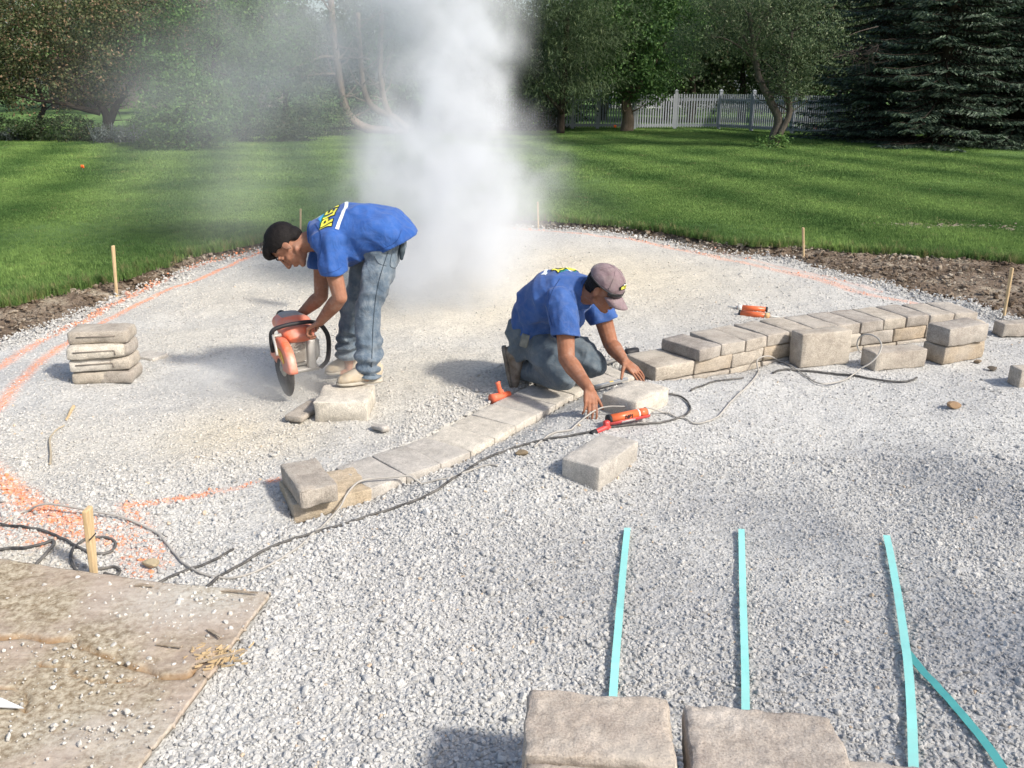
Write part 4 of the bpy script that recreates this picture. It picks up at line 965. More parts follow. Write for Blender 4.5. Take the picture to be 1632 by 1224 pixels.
def build_head(bm, c, f, u, sc=1.0):
    bm0, bm = bm, bmesh.new(); f = f.normalized(); s = f.cross(u).normalized(); u = s.cross(f).normalized()
    P = lambda a, b, d=0: c + f * a + u * b + s * d
    ell(bm, P(-.014, .030), f * .094, s * .074, u * .084)
    ell(bm, P(.030, -.040), f * .062, s * .056, u * .072)
    ell(bm, P(.070, -.100), f * .018, s * .022, u * .016)
    capsule(bm, P(.060, -.098, .016), P(.0, -.062, .054), .015, .016); capsule(bm, P(.060, -.098, -.016), P(.0, -.062, -.054), .015, .016)
    capsule(bm, P(.088, .010), P(.110, -.030), .008, .012, 10); ell(bm, P(.103, -.034), f * .014, s * .019, u * .010)
    ell(bm, P(.074, .022), f * .017, s * .052, u * .011)
    ell(bm, P(.090, -.060), f * .010, s * .024, u * .006); ell(bm, P(.087, -.071), f * .010, s * .020, u * .007)
    for k in (-1, 1):
        ell(bm, P(.070, .004, .030 * k), f * .014, s * .015, u * .010)
        ell(bm, P(.052, -.028, .040 * k), f * .022, s * .016, u * .020)
        e1 = (f * .8 + u * .3 - s * k * 0).normalized()
        ell(bm, P(-.006, -.006, .078 * k), (f * .95 - u * .1) * .020, (s * k + f * -.35).normalized() * .007, u * .032)
        ell(bm, P(-.004, -.028, .075 * k), f * .010, s * .007, u * .013)
    bmesh.ops.transform(bm, matrix=Matrix.Translation(c) @ Matrix.Diagonal((sc, sc, sc, 1)) @ Matrix.Translation(-c), verts=bm.verts)
    me = bpy.data.meshes.new('h'); bm.to_mesh(me); bm.free(); bm0.from_mesh(me)
    return s * sc, u * sc
def build_hand(bm, w, d, nrm, side, curl, spread=.16, thumb=(.75, .65), tcurl=.4, sc=1.0, fr=.0086):
    d = d.normalized(); side = (side - d * side.dot(d)).normalized(); nrm = side.cross(d) if side.cross(d).dot(nrm) > 0 else d.cross(side); nrm.normalize()
    L = [(.044, .027, .021), (.048, .031, .023), (.045, .029, .022), (.035, .022, .019)]
    for i in range(4):
        off = (.030 - .0205 * i) * sc; kn = w + d * (.088 - .004 * abs(i - 1)) * sc + side * off
        capsule(bm, w + side * off * .55 + d * .008, kn, .0165 * sc, .0118 * sc, 10)
        dd = (d + side * spread * (1.1 - .75 * i)).normalized(); p = kn
        ax = dd.cross(nrm).normalized()
        for k, ln in enumerate(L[i]):
            c = curl[i] * (.75 if k == 0 else 1.0)
            dd = (Matrix.Rotation(-c, 3, ax) @ dd).normalized(); q = p + dd * ln * sc
            capsule(bm, p, q, (fr - .0007 * k) * sc, (fr - .0007 * (k + 1)) * sc, 10); p = q
    tb = w + d * .022 * sc + side * .026 * sc; dd = (side * thumb[0] + d * thumb[1] - nrm * .25).normalized()
    capsule(bm, w + d * .005, tb, .018 * sc, .016 * sc, 10); p = tb
    for k, ln in enumerate((.040, .032, .026)):
        q = p + dd * ln * sc; capsule(bm, p, q, (.0125 - .0012 * k) * sc, (.0115 - .0013 * k) * sc, 10); p = q
        dd = (dd + (d * .5 - nrm * .4) * tcurl).normalized()
def skin_mat(name, a, b_):
    m, nt = nodes(name); t = tex(nt, 9, 4); t2 = tex(nt, 260, 3)
    c = ramp(nt, t.outputs[0], [(.3, a), (.7, b_)]); c = mix(nt, .5, c, mix(nt, 1.0, c, ramp(nt, tex(nt, 38, 6, .7).outputs[0], [(.3, (.7, .66, .64)), (.7, (1.25, 1.25, 1.22))]), 'MULTIPLY'))
    c = mix(nt, ramp(nt, tex(nt, 16, 6, .7).outputs[0], [(.5, (0,) * 3), (.75, (.30,) * 3)]), c, (.50, .45, .39, 1))
    m = finish(m, nt, c, .62, t2.outputs[0], .3, .002, spec=.25)
    p = [n for n in nt.nodes if n.type == 'BSDF_PRINCIPLED'][0]; p.inputs['Subsurface Weight'].default_value = .08; p.inputs['Subsurface Radius'].default_value = (.01, .004, .002); p.inputs['Subsurface Scale'].default_value = .3
    return m
M_SKIN1 = skin_mat('tanned_skin', (.27, .125, .080), (.38, .19, .125))
M_SKIN2 = skin_mat('darker_tanned_skin', (.26, .115, .068), (.34, .155, .092))
def cloth_mat(name, a, b_, s1=6, weave=500, dust=0.0, bs=.25):
    m, nt = nodes(name); t = tex(nt, s1, 6, .6); w = tex(nt, weave, 2); t3 = tex(nt, 28, 5, .65)
    c = ramp(nt, t.outputs[0], [(.3, a), (.7, b_)])
    if dust: c = mix(nt, ramp(nt, t3.outputs[0], [(.45, (0,) * 3), (.75, (dust,) * 3)]), c, (.42, .40, .36, 1))
    cr = tex(nt, 7, 3, .5); cr.inputs['Distortion'].default_value = 1.6
    rd = math_(nt, 'SUBTRACT', 1.0, math_(nt, 'MULTIPLY', math_(nt, 'ABSOLUTE', math_(nt, 'SUBTRACT', cr.outputs[0], .5)), 7.0), True)
    h = math_(nt, 'ADD', math_(nt, 'ADD', math_(nt, 'MULTIPLY', w.outputs[0], .3), t3.outputs[0]), math_(nt, 'MULTIPLY', rd, .9))
    m = finish(m, nt, c, .85, h, bs, .012, spec=.12)
    p = [n for n in nt.nodes if n.type == 'BSDF_PRINCIPLED'][0]; p.inputs['Sheen Weight'].default_value = .15
    return m
M_SHIRT = cloth_mat('blue_cotton', (.022, .078, .29), (.045, .125, .39), 5, dust=.07)
M_SHIRT2 = cloth_mat('faded_blue_cotton', (.030, .080, .26), (.058, .130, .36), 5, dust=.10)
M_JEAN = cloth_mat('washed_denim', (.065, .095, .135), (.19, .240, .29), 7, 700, .22, .35)
M_JEAN2 = cloth_mat('dusty_denim', (.085, .110, .135), (.14, .175, .205), 5, 700, .16, .35)
M_HAIR = simple('black_hair', (.010, .008, .008), .65, .4, 120, .6, spec=.2)
M_SHOE = simple('dusty_suede', (.46, .37, .25), .9, .25, 22, .4, dust=.85)
M_BOOT = simple('brown_boot', (.13, .095, .065), .85, .3, 25, .4, dust=.5)
M_SOLE = simple('boot_sole', (.42, .38, .31), .9, .2, 25, .3, dust=.5)
M_SOLE2 = simple('dark_sole', (.11, .09, .07), .9, .25, 25, .3, dust=.45)
M_LYEL = simple('yellow_print', (.85, .80, .10), .6, .05, 20, .02); M_LWH = simple('white_print', (.75, .80, .82), .6, .05, 20, .02)
M_LBLK = simple('black_print', (.01, .012, .012), .6, .05, 20, .02); M_LGRN = simple('green_print', (.02, .25, .16), .6, .05, 20, .02); M_LCY = simple('light_blue_print', (.08, .35, .70), .6, .05, 20, .02)
def wrinkles(seed, amp, dirs):
    """cloth folds: ridges running along given directions, fading in and out"""
    dirs = [Vector(d).normalized() for d in dirs]; off = Vector((seed * 3.7, seed * 1.3, 0))
    def f(p):
        v = 0
        for i, d in enumerate(dirs):
            q = p - d * p.dot(d) * .82
            r = 1 - abs(mnoise.noise(q * 11 + off + Vector((i * 9, 0, 0)))) * 2.6
            m = max(0, min(1, .5 + 1.6 * mnoise.noise(p * 4.5 + off + Vector((0, i * 7, 3)))))
            v += max(r, -.4) * m
        return amp * (v / len(dirs) * 2.1 - .45 + .45 * mnoise.noise(p * 7 + off))
    return f
def garment(name, bm, mat, parent, voxel=.010, smooth=6, kill=None, wr=None, thick=.004):
    me = remesh(bm, voxel, smooth)
    if wr: displace(me, wr)
    if kill: cut(me, kill)
    o = mesh_obj(name, me, mat, parent)
    if thick: md = o.modifiers.new('thick', 'SOLIDIFY'); md.thickness = thick; md.offset = -1
    return o
def print_on(shirt_me, parent, me, mat, name, org, right, up, lift, depth=.8):
    """lay flat lettering onto the cloth: every point is dropped along -normal onto the shirt"""
    bm = bmesh.new(); bm.from_mesh(shirt_me); bvh = BVHTree.FromBMesh(bm); bm.free()
    r, u = Vector(right).normalized(), Vector(up).normalized(); n = r.cross(u).normalized()
    b = bmesh.new(); b.from_mesh(me); bmesh.ops.triangulate(b, faces=b.faces)
    for _ in range(3):
        es = [e for e in b.edges if e.calc_length() > .012]
        if not es: break
        bmesh.ops.subdivide_edges(b, edges=es, cuts=1)
        bmesh.ops.triangulate(b, faces=b.faces)
    for v in b.verts:
        p = Vector(org) + r * v.co.x + u * v.co.y; hit = bvh.ray_cast(p + n * .35, -n)
        v.co = (hit[0] + (hit[1] if hit[1].dot(n) > 0 else n) * lift) if hit[0] else p
    o = bpy.data.meshes.new(name); b.to_mesh(o); b.free(); return mesh_obj(name, o, mat, parent)
def seam(parent, pix, mat, name, r=.0022, n=8):
    """a stitched seam lying on the cloth"""
    me = parent.data; bm = bmesh.new(); bm.from_mesh(me); bvh = BVHTree.FromBMesh(bm); bm.free(); O = Vector(parent.parent.location)
    P = catmull([Vector((a, b, 0)) for a, b in pix], n); out = []; cam_p = Vector((0, 0, CAM_H)) - O
    for p in P:
        d = ray(p.x, p.y).normalized(); h = bvh.ray_cast(cam_p, d)
        if h[0]: out.append(h[0] + h[1] * r * .4)
    if len(out) < 3: return
    bm = bmesh.new(); tube(bm, out, r, 6); obj(name, bm, mat, parent)
def poly_mesh(pts):
    b = bmesh.new(); b.faces.new([b.verts.new((x, y, 0)) for x, y in pts]); me = bpy.data.meshes.new('p'); b.to_mesh(me); b.free(); return me
def logo(shirt, parent, org, right, up, s):
    me = shirt.data
    arc = lambda x0, x1, y, h, w, n=10: [(x0 + (x1 - x0) * k / n, y + h * math.sin(math.pi * k / n)) for k in range(n + 1)] + [(x1 - (x1 - x0) * k / n, y + w + h * math.sin(math.pi * (n - k) / n)) for k in range(n + 1)]
    sc = lambda P: poly_mesh([(x * s, y * s) for x, y in P])
    print_on(me, parent, sc([(-.10, .01), (.02, .03), (.12, .02), (.115, .055), (.0, .062), (-.10, .05)]), M_LGRN, 'green_patch', org, right, up, .0022)
    print_on(me, parent, sc([(-.05, .055), (.0, .09), (.03, .07), (.05, .075), (.06, .055)]), M_LCY, 'light_blue_patch', org, right, up, .0024)
    t = text_mesh('IPLEY', .105 * s, .009 * s); print_on(me, parent, t, M_LBLK, 'letter_outline', org, right, up, .0032)
    t = text_mesh('IPLEY', .105 * s, .003 * s); print_on(me, parent, t, M_LYEL, 'yellow_letters', org, right, up, .0046)
    print_on(me, parent, sc(arc(-.13, .13, -.062, -.022, -.024)), M_LWH, 'white_ribbon', org, right, up, .0030)
    print_on(me, parent, sc([(.125, -.05), (.16, -.045), (.150, -.065), (.163, -.088), (.125, -.082)]), M_LWH, 'ribbon_tail', org, right, up, .0036)
    print_on(me, parent, sc([(.02, .075), (.05, .072), (.045, .10), (.035, .085), (.03, .105), (.025, .088), (.018, .10)]), M_LWH, 'white_splash', org, right, up, .0040)

# ---------------- the man bending over the saw
def standing():
    root = thing('person', 'man with short black hair in a blue T-shirt bending over a smoking cut-off saw', 'person', (-.95, 4.95, 0), 'workmen')
    O = Vector(root.location)
    J = dict(neck=at(494, 381, 5.07), head=at(459, 392, 5.05), nSh=at(521, 390, 4.91), fSh=at(513, 380, 5.23), nEl=at(542, 474, 4.87), nWr=at(510, 513, 5.00),
             fEl=at(512, 472, 5.20), fWr=at(479, 501, 5.27), pel=at(611, 388, 5.09), nHip=at(609, 398, 5.00), fHip=at(600, 392, 5.19), nKn=at(588, 486, 4.90), nAn=at(588, 590, 4.82),
             fKn=at(562, 486, 5.19), fAn=at(556, 570, 5.27))
    J = {k: v - O for k, v in J.items()}; A = lambda px, py, Y: at(px, py, Y) - O
    Y = Vector((0, 1, 0)); bm = bmesh.new()
    loft(bm, [(A(628, 385, 5.09), .06, .11), (A(612, 383, 5.09), .10, .155), (A(590, 376, 5.09), .10, .145), (A(560, 374, 5.085), .11, .155), (A(532, 375, 5.08), .11, .165), (A(512, 374, 5.075), .08, .13), (A(500, 376, 5.07), .055, .07)], Y)
    for s in 'nf':
        chain(bm, [(J[s + 'Sh'], .058), (J[s + 'El'], .043)]); m = J[s + 'El'].lerp(J[s + 'Wr'], .28)
        chain(bm, [(J[s + 'El'], .042), (m, .047), (J[s + 'Wr'], .028)])
        chain(bm, [(J[s + 'Hip'] + Vector((0, .02 if s == 'n' else -.02, -.02)), .066), (J[s + 'Kn'], .050)]); c = J[s + 'Kn'].lerp(J[s + 'An'], .3); chain(bm, [(J[s + 'Kn'], .056), (c, .052), (J[s + 'An'], .036)])
    chain(bm, [(J['nAn'], .034), (A(584, 607, 4.79), .022), (A(562, 613, 4.76), .012)]); chain(bm, [(J['fAn'], .034), (A(556, 590, 5.27), .022), (A(542, 595, 5.25), .012)])
    u = Vector((-.95, .04, .28)); f = Vector((-.28, -.14, -.95)); hc = J['head']
    s_, u_ = build_head(bm, hc, f, u, 1.09); f = f.normalized() * 1.09; chain(bm, [(hc - f * .02 - u_ * .05, .058), (J['neck'] + Vector((.02, 0, -.005)), .064)])
    # hands on the wrap handle: near hand closes over the tube, far hand on the rear grip
    build_hand(bm, J['nWr'], Vector((-.84, .10, -.50)), Vector((-.45, -.15, .85)), Vector((.2, .95, .0)), (1.05, 1.1, 1.1, 1.15), .05, tcurl=.8)
    build_hand(bm, J['fWr'], Vector((-.90, .15, -.25)), Vector((-.25, .2, .95)), Vector((-.3, -.9, .1)), (.9, 1.0, 1.0, 1.05), .05, tcurl=.8)
    body = mesh_obj('body', remesh(bm, .0046, 3), M_SKIN1, root)
    # eyebrow, hair
    P = lambda a, b, d=0: hc + f * a + u_ * b + s_ * d
    bm = bmesh.new()
    bm.free()
    for k in (-1, 1):
        bm = bmesh.new(); chain(bm, [(P(.090, .030, .014 * k), .0035), (P(.083, .036, .034 * k), .004), (P(.068, .030, .052 * k), .002)]); obj('eyebrow', bm, M_HAIR, root)
        bm = bmesh.new(); chain(bm, [(P(.0835, .001, .020 * k), .0022), (P(.083, -.001, .030 * k), .0028), (P(.076, .001, .042 * k), .0018)]); obj('eyelash', bm, M_HAIR, root)
    bm = bmesh.new(); fn_ = f
    ell(bm, P(-.014, .038), fn_ * .106, s_ * .084, u_ * .094, 32, 20); ell(bm, P(.040, .085), fn_ * .064, s_ * .062, u_ * .040); ell(bm, P(-.06, -.01), fn_ * .052, s_ * .062, u_ * .055)
    me = remesh(bm, .005, 4); displace(me, lambda p: .002 * mnoise.noise(p * 45) + .0022 * mnoise.noise(p * 190) + .003)
    def hk(q):
        v = (q - hc) / 1.188; a, b = v.dot(fn_), v.dot(u_); d = abs(v.dot(s_))
        return (a > .052 and b < .052 + (.012 if d > .045 else 0)) or (a > .020 and b < .030) or (a > -.004 and b < .010) or (a > -.040 and b < -.020) or b < -.060
    cut(me, hk); hr = mesh_obj('hair', me, M_HAIR, root); md = hr.modifiers.new('thick', 'SOLIDIFY'); md.thickness = .015; md.offset = -1
    # T-shirt
    bm = bmesh.new()
    loft(bm, [(A(652, 404, 5.09), .12, .20), (A(637, 386, 5.09), .132, .21), (A(616, 370, 5.09), .146, .215), (A(590, 367, 5.09), .156, .215), (A(562, 373, 5.085), .176, .205), (A(538, 377, 5.08), .168, .20), (A(515, 373, 5.075), .125, .17), (A(498, 374, 5.07), .080, .105), (A(484, 380, 5.07), .066, .085)], Y)
    for s in 'nf':
        e = J[s + 'Sh'].lerp(J[s + 'El'], .85)
        chain(bm, [(J[s + 'Sh'] + Vector((-.02, .03 if s == 'n' else -.03, .01)), .088), (J[s + 'Sh'] + Vector((.03, 0, .02)), .085), (J[s + 'Sh'].lerp(J[s + 'El'], .4), .082), (e, .076)])
    sN = plane_side(J['nSh'].lerp(J['nEl'], .60), (J['nEl'] - J['nSh']) + Vector((-.08, 0, 0))); sF = plane_side(J['fSh'].lerp(J['fEl'], .52), J['fEl'] - J['fSh'])
    neckp = plane_side(A(497, 372, 5.07), Vector((-1, 0, -.05))); hem = plane_side(A(612, 398, 5.09), A(633, 437, 5.09) - A(612, 398, 5.09))
    kill = lambda q: (sN(q) > 0 and q.z < J['nSh'].z - .10) or (sF(q) > 0 and q.z < J['fSh'].z - .08) or (neckp(q) > 0 and q.z > J['nSh'].z - .085) or hem(q) > 0
    sh = garment('t_shirt', bm, M_SHIRT, root, .0085, 8, kill, wrinkles(3, .014, [(.3, 0, -1), (1, .2, .2), (.8, 0, -.6)]))
    MS = cloth_mat('shirt_seam', (.012, .045, .17), (.02, .06, .21))
    seam(sh, [(503, 357), (511, 372), (513, 395), (508, 415)], MS, 'sleeve_seam'); seam(sh, [(511, 437), (523, 435), (536, 431), (545, 425)], MS, 'sleeve_hem', .0016); seam(sh, [(640, 366), (632, 384), (615, 394), (600, 399)], MS, 'shirt_hem', .0016)
    bm = bmesh.new(); cc = A(497, 373, 5.07); ring = [cc + Vector((-.004, math.cos(a) * .078, math.sin(a) * .068 + .002)) for a in np.linspace(0, 2 * math.pi, 25)]
    tube(bm, ring, .007, 6); obj('collar', bm, M_SHIRT, root)
    logo(sh, sh, A(527, 348, 5.00), Vector((.05, 1, .1)), Vector((-1, 0, .12)), .86)
    # jeans
    bm = bmesh.new()
    loft(bm, [(A(606, 352, 5.09), .10, .165), (A(612, 366, 5.09), .120, .175), (A(612, 386, 5.09), .130, .185), (A(606, 405, 5.09), .12, .175), (A(602, 420, 5.09), .09, .15)], Y)
    ell(bm, A(622, 388, 5.09), Vector((.085, 0, .03)), Vector((0, .16, 0)), Vector((-.03, 0, .10)))
    for s, hp in (('n', A(611, 409, 5.0)), ('f', A(596, 400, 5.18))):
        k = J[s + 'Kn']; an = J[s + 'An']; lo = an + Vector((0, 0, -.05))
        chain(bm, [(hp, .098), (hp.lerp(k, .5), .092), (k, .077), (k.lerp(an, .4), .073), (an + Vector((.005, 0, .06)), .072), (lo, .076)])
    kn = lambda q: q.z < J['nAn'].z - .035 + .18 * (q.x - J['nAn'].x) * -1 if q.y < .08 and q.x < 1 and (q - J['nAn']).length < .3 else (q - J['fAn']).length < .3 and q.z < J['fAn'].z - .005
    wf = wrinkles(8, .017, [(1, 0, .25), (.8, .3, -.5), (0, .2, 1)])
    def jw(p):
        an = J['nAn'] if p.y < .1 else J['fAn']; k = max(0, 1 - abs(p.z - an.z - .05) / .17)
        return wf(p) + k * .012 * math.sin(p.z * 95 + 3 * mnoise.noise(p * 6))
    jn = garment('jeans', bm, M_JEAN, root, .0085, 6, kn, jw)
    MJ = cloth_mat('denim_seam', (.03, .045, .065), (.06, .08, .10))
    seam(jn, [(618, 402), (606, 440), (598, 480), (594, 530), (592, 585)], MJ, 'side_seam', .0026); seam(jn, [(596, 408), (604, 420), (616, 424)], MJ, 'pocket_seam', .0020); seam(jn, [(624, 404), (622, 424), (634, 428)], MJ, 'back_pocket_seam', .0022)
    seam(jn, [(569, 592), (582, 597), (598, 598)], MJ, 'cuff_seam', .0020)
    bm = bmesh.new(); chain(bm, [(A(640, 384, 5.0), .012), (A(641, 401, 4.98), .018), (A(640, 412, 4.98), .010)]); obj('tool_pouch', bm, simple('dark_denim', (.05, .07, .085), .8, .3, 40), root)
    bm = bmesh.new(); Pq = [A(606, 366, 4.905), A(616, 382, 4.90), A(612, 400, 4.895)]
    # shoes
    for nm, heel, toe, z, m1, m2 in (('n', G(608, 609, .11), G(538, 617, .11), .112, M_SHOE, M_SOLE), ('f', G(573, 592, 0), G(520, 602, 0), .012, M_SHOE, M_SOLE)):
        shoe(root, heel - O, toe - O, z + .0, m1, m2)
    return root
def shoe(root, heel, toe, z, m1, m2, up=None, w=.046, laces=True):
    d = (toe - heel); L = d.length; d.normalize(); up = Vector(up).normalized() if up is not None else Vector((0, 0, 1)); s = d.cross(up).normalized(); up = s.cross(d)
    base = Vector((heel.x, heel.y, z)) if up.z > .9 else heel
    P = lambda t, h, x=0: base + d * (t * L) + up * h + s * x
    bm = bmesh.new(); loft(bm, [(P(-.02, .016), .014, w * .55), (P(.05, .016), .016, w * .8), (P(.3, .016), .016, w * .75), (P(.7, .016), .015, w * 1.02), (P(.92, .018), .013, w * .8), (P(1.02, .022), .008, w * .4)], s)
    obj('shoe_sole', bm, m2, root)
    bm = bmesh.new()
    loft(bm, [(P(-.01, .060), .045, w * .60), (P(.08, .068), .058, w * .86), (P(.3, .072), .056, w * .88), (P(.55, .060), .044, w * .96), (P(.78, .046), .031, w * 1.02), (P(.93, .038), .022, w * .80), (P(1.0, .032), .010, w * .45)], s)
    capsule(bm, P(.18, .07), P(.17, .14), w * 1.0, w * .98)
    me = remesh(bm, .006, 3); displace(me, lambda p: .003 * mnoise.noise(p * 35)); o = mesh_obj('shoe_upper', me, m1, root)
    if laces:
        bm = bmesh.new()
        for k in range(4):
            t = .38 + .085 * k; h = .102 - .012 * k * 1.1
            tube(bm, [P(t, h - .004, -w * .55), P(t + .02, h + .012, 0), P(t, h - .004, w * .55)], .0035, 6)
        obj('laces', bm, M_SOLE, root)
standing()

# ---------------- the man kneeling on the course
def kneeling():
    root = thing('person', 'man in a mauve cap and blue T-shirt kneeling on the flat course, setting a block', 'person', (.30, 4.9, 0), 'workmen')
    O = Vector(root.location); A = lambda px, py, Y: at(px, py, Y) - O
    J = dict(nSh=A(899, 484, 4.76), fSh=A(956, 490, 5.05), nEl=A(903, 572, 4.63), nWr=A(939, 620, 4.42), fEl=A(973, 548, 5.00), fWr=A(995, 576, 4.84), pel=A(856, 532, 5.12), waist=A(852, 505, 5.13),
             neck=A(934, 466, 4.87), head=A(963, 460, 4.77), nHip=A(850, 548, 5.02), fHip=A(880, 540, 5.18), nKn=A(900, 603, 4.78), fKn=A(946, 582, 4.99), nAn=A(836, 590, 5.10), fAn=A(862, 573, 5.30))
    side = (J['fSh'] - J['nSh']).normalized(); fw = Vector((side.y, -side.x, 0)).normalized()
    bm = bmesh.new()
    loft(bm, [(J['pel'] + Vector((.02, 0, -.03)), .06, .09), (J['pel'] + Vector((.03, 0, .01)), .085, .115), (A(862, 509, 5.12), .095, .14), (A(873, 486, 5.07), .105, .15), (A(894, 473, 4.98), .11, .165), (A(914, 467, 4.93), .085, .14), (A(928, 464, 4.89), .055, .075)], side)
    for s in 'nf':
        chain(bm, [(J[s + 'Sh'], .060), (J[s + 'El'], .047)]); m = J[s + 'El'].lerp(J[s + 'Wr'], .28)
        chain(bm, [(J[s + 'El'], .046), (m, .050), (J[s + 'Wr'], .030)])
        chain(bm, [(J[s + 'Hip'] + Vector((.02, .02 if s == 'n' else -.02, 0)), .062), (J[s + 'Kn'], .048), (J[s + 'An'], .036)])
    f = Vector((.72, -.46, -.52)); u = Vector((.42, -.28, .86)); hc = J['head']
    s_, u_ = build_head(bm, hc, f, u, 1.04); fn_ = f.normalized() * 1.04
    chain(bm, [(hc - fn_ * .02 - u_ * .05, .058), (J['neck'] + Vector((-.02, .01, -.01)), .068)])
    # near hand reaches past the near end of the block, far hand rests on its far corner
    build_hand(bm, J['nWr'], A(943, 652, 4.33) - J['nWr'], Vector((-.8, -.5, .1)), Vector((.85, .5, .1)), (.30, .38, .44, .50), .07, (.55, .75), .15)
    build_hand(bm, J['fWr'], A(1020, 598, 4.76) - J['fWr'], Vector((.1, .35, .95)), Vector((-.75, -.65, -.1)), (.12, .20, .26, .32), .13, (.75, .55), .10)
    chain(bm, [(J['nAn'], .036), (A(824, 598, 5.12), .022)]); chain(bm, [(J['fAn'], .036), (A(850, 580, 5.33), .022)])
    mesh_obj('body', remesh(bm, .0046, 3), M_SKIN2, root)
    P = lambda a, b, d=0: hc + fn_ * a + u_ * b + s_ * d
    bm = bmesh.new(); ell(bm, P(-.02, .022), fn_ * .096, s_ * .080, u_ * .088, 32, 20); ell(bm, P(-.055, -.02), fn_ * .056, s_ * .064, u_ * .05)
    me = remesh(bm, .005, 3); displace(me, lambda p: .003 * mnoise.noise(p * 90) + .001)
    cut(me, lambda q: (lambda a, b: (a > .0 and b < .035) or (a > -.035 and b < -.02) or b < -.062)((q - hc).dot(fn_), (q - hc).dot(u_)))
    mesh_obj('hair', me, M_HAIR, root)
    # cap
    M_CAPF = cloth_mat('faded_mauve_cotton', (.17, .115, .125), (.27, .20, .215), 16, 600, .25)
    bm = bmesh.new(); ell(bm, P(-.010, .040), fn_ * .112, s_ * .092, u_ * .094, 40, 24); me = remesh(bm, .006, 3)
    displace(me, lambda p: .0035 * mnoise.noise(p * 26) + .001); cut(me, lambda q: (q - hc).dot(u_) < .036 - .30 * ((q - hc).dot(fn_) - .02)* .4)
    cap = mesh_obj('cap_crown', me, M_CAPF, root); md = cap.modifiers.new('thick', 'SOLIDIFY'); md.thickness = .003
    bm = bmesh.new(); V = []
    for i in range(9):
        t = i / 8; row = []
        for j in range(15):
            v = j / 14 * 2 - 1; wd = .078 * (1 - .18 * t ** 2 * 1.6); x = v * wd
            ln = .090 * math.sqrt(max(0, 1 - (abs(v) ** 2.6) * .92)); r0 = .082 * math.sqrt(max(0, 1 - (x / .098) ** 2))
            row.append(bm.verts.new(P(r0 + ln * t, .020 - .020 * t - .26 * t * 0 - .021 * v * v - .012 * t * t, x)))
        V.append(row)
    for a, b in zip(V, V[1:]):
        for j in range(14): bm.faces.new((a[j], a[j + 1], b[j + 1], b[j]))
    br = obj('cap_brim', bm, M_CAPF, root); md = br.modifiers.new('thick', 'SOLIDIFY'); md.thickness = .0045; md.offset = 0
    bm = bmesh.new(); ell(bm, P(-.010, .134), fn_ * .008, s_ * .008, u_ * .004); 
    obj('cap_button', bm, M_CAPF, root)
    bm = bmesh.new()
    for a in (0, 60, 120):
        ca, sa = math.cos(R(a)), math.sin(R(a)); pts = [P(-.010 + math.cos(q) * ca * .1135, .040 + math.sin(q) * .0955, math.cos(q) * sa * .0935) for q in np.linspace(.1, math.pi - .1, 26)]
        tube(bm, pts, .0014, 5)
    obj('cap_seams', bm, M_CAPF, root)
    # sunglasses resting round the front of the cap
    bm = bmesh.new(); pts = [P(-.02 + math.cos(a) * .118 - .0, .048 - .016 * math.cos(a), math.sin(a) * .104) for a in np.linspace(-2.1, 2.1, 40)]
    tube(bm, pts, .0035, 6); sg = obj('sunglasses_frame', bm, M_BLACK, root)
    bm = bmesh.new(); prev = None
    for a in np.linspace(-.95, .95, 28):
        h = .015 * (1 - .35 * (1 if abs(a) < .08 else 0)) * (1 - (abs(a) / 1.05) ** 6); c0 = P(-.018 + math.cos(a) * .122, .030 , math.sin(a) * .106)
        v = (bm.verts.new(c0 + u_ * h + fn_ * .001), bm.verts.new(c0 - u_ * h + fn_ * .003))
        if prev: bm.faces.new((prev[0], v[0], v[1], prev[1]))
        prev = v
    M_LENS, nt = nodes('dark_lens'); M_LENS = finish(M_LENS, nt, (.008, .008, .010), .12, spec=.6)
    ln_ = obj('sunglasses_lenses', bm, M_LENS, sg); ln_.modifiers.new('thick', 'SOLIDIFY').thickness = .003
    for nm, pts, m in (('black_patch', [(-.045, -.018), (.045, -.018), (.05, .002), (.0, .016), (-.05, .0)], M_LBLK), ('yellow_patch', [(-.036, -.013), (.038, -.012), (.034, .002), (.0, .004), (-.034, .0)], M_LYEL), ('white_patch', [(-.02, .005), (-.005, .012), (.005, .007), (.022, .011), (.03, .005)], M_LWH)):
        print_on(me, cap, poly_mesh(pts), m, nm, P(.075, .078, -.004), -s_, (u_ * .8 - fn_ * .6), .002 + .0012 * (nm != 'black_patch'))
    t = text_mesh('IPLEY', .016, .0004); print_on(me, cap, t, M_LBLK, 'patch_letters', P(.075, .073, -.004), -s_, (u_ * .8 - fn_ * .6), .0045)
    # T-shirt
    bm = bmesh.new()
    loft(bm, [(A(860, 560, 5.12), .115, .175), (A(858, 535, 5.125), .132, .185), (A(859, 512, 5.12), .142, .19), (A(870, 487, 5.07), .155, .20), (A(891, 472, 4.99), .158, .21), (A(911, 466, 4.94), .135, .185), (A(927, 464, 4.90), .100, .135), (A(941, 464, 4.86), .076, .092)], side)
    for s in 'nf':
        e = J[s + 'Sh'].lerp(J[s + 'El'], .8)
        chain(bm, [(J[s + 'Sh'] + Vector((-.02, .02, .01)), .088), (J[s + 'Sh'].lerp(J[s + 'El'], .4), .086), (e, .084)])
    ell(bm, A(905, 505, 4.9), fw * .10, side * .13, Vector((0, 0, .08)))
    sN = plane_side(J['nSh'].lerp(J['nEl'], .62), J['nEl'] - J['nSh'] + Vector((-.03, 0, 0))); sF = plane_side(J['fSh'].lerp(J['fEl'], .40), J['fEl'] - J['fSh'])
    nk = J['neck'] - J['waist']; neckp = plane_side(A(940, 462, 4.865), A(941, 464, 4.86) - A(915, 466, 4.93)); hem = plane_side(A(846, 534, 5.12), Vector((-.12, .05, -1)))
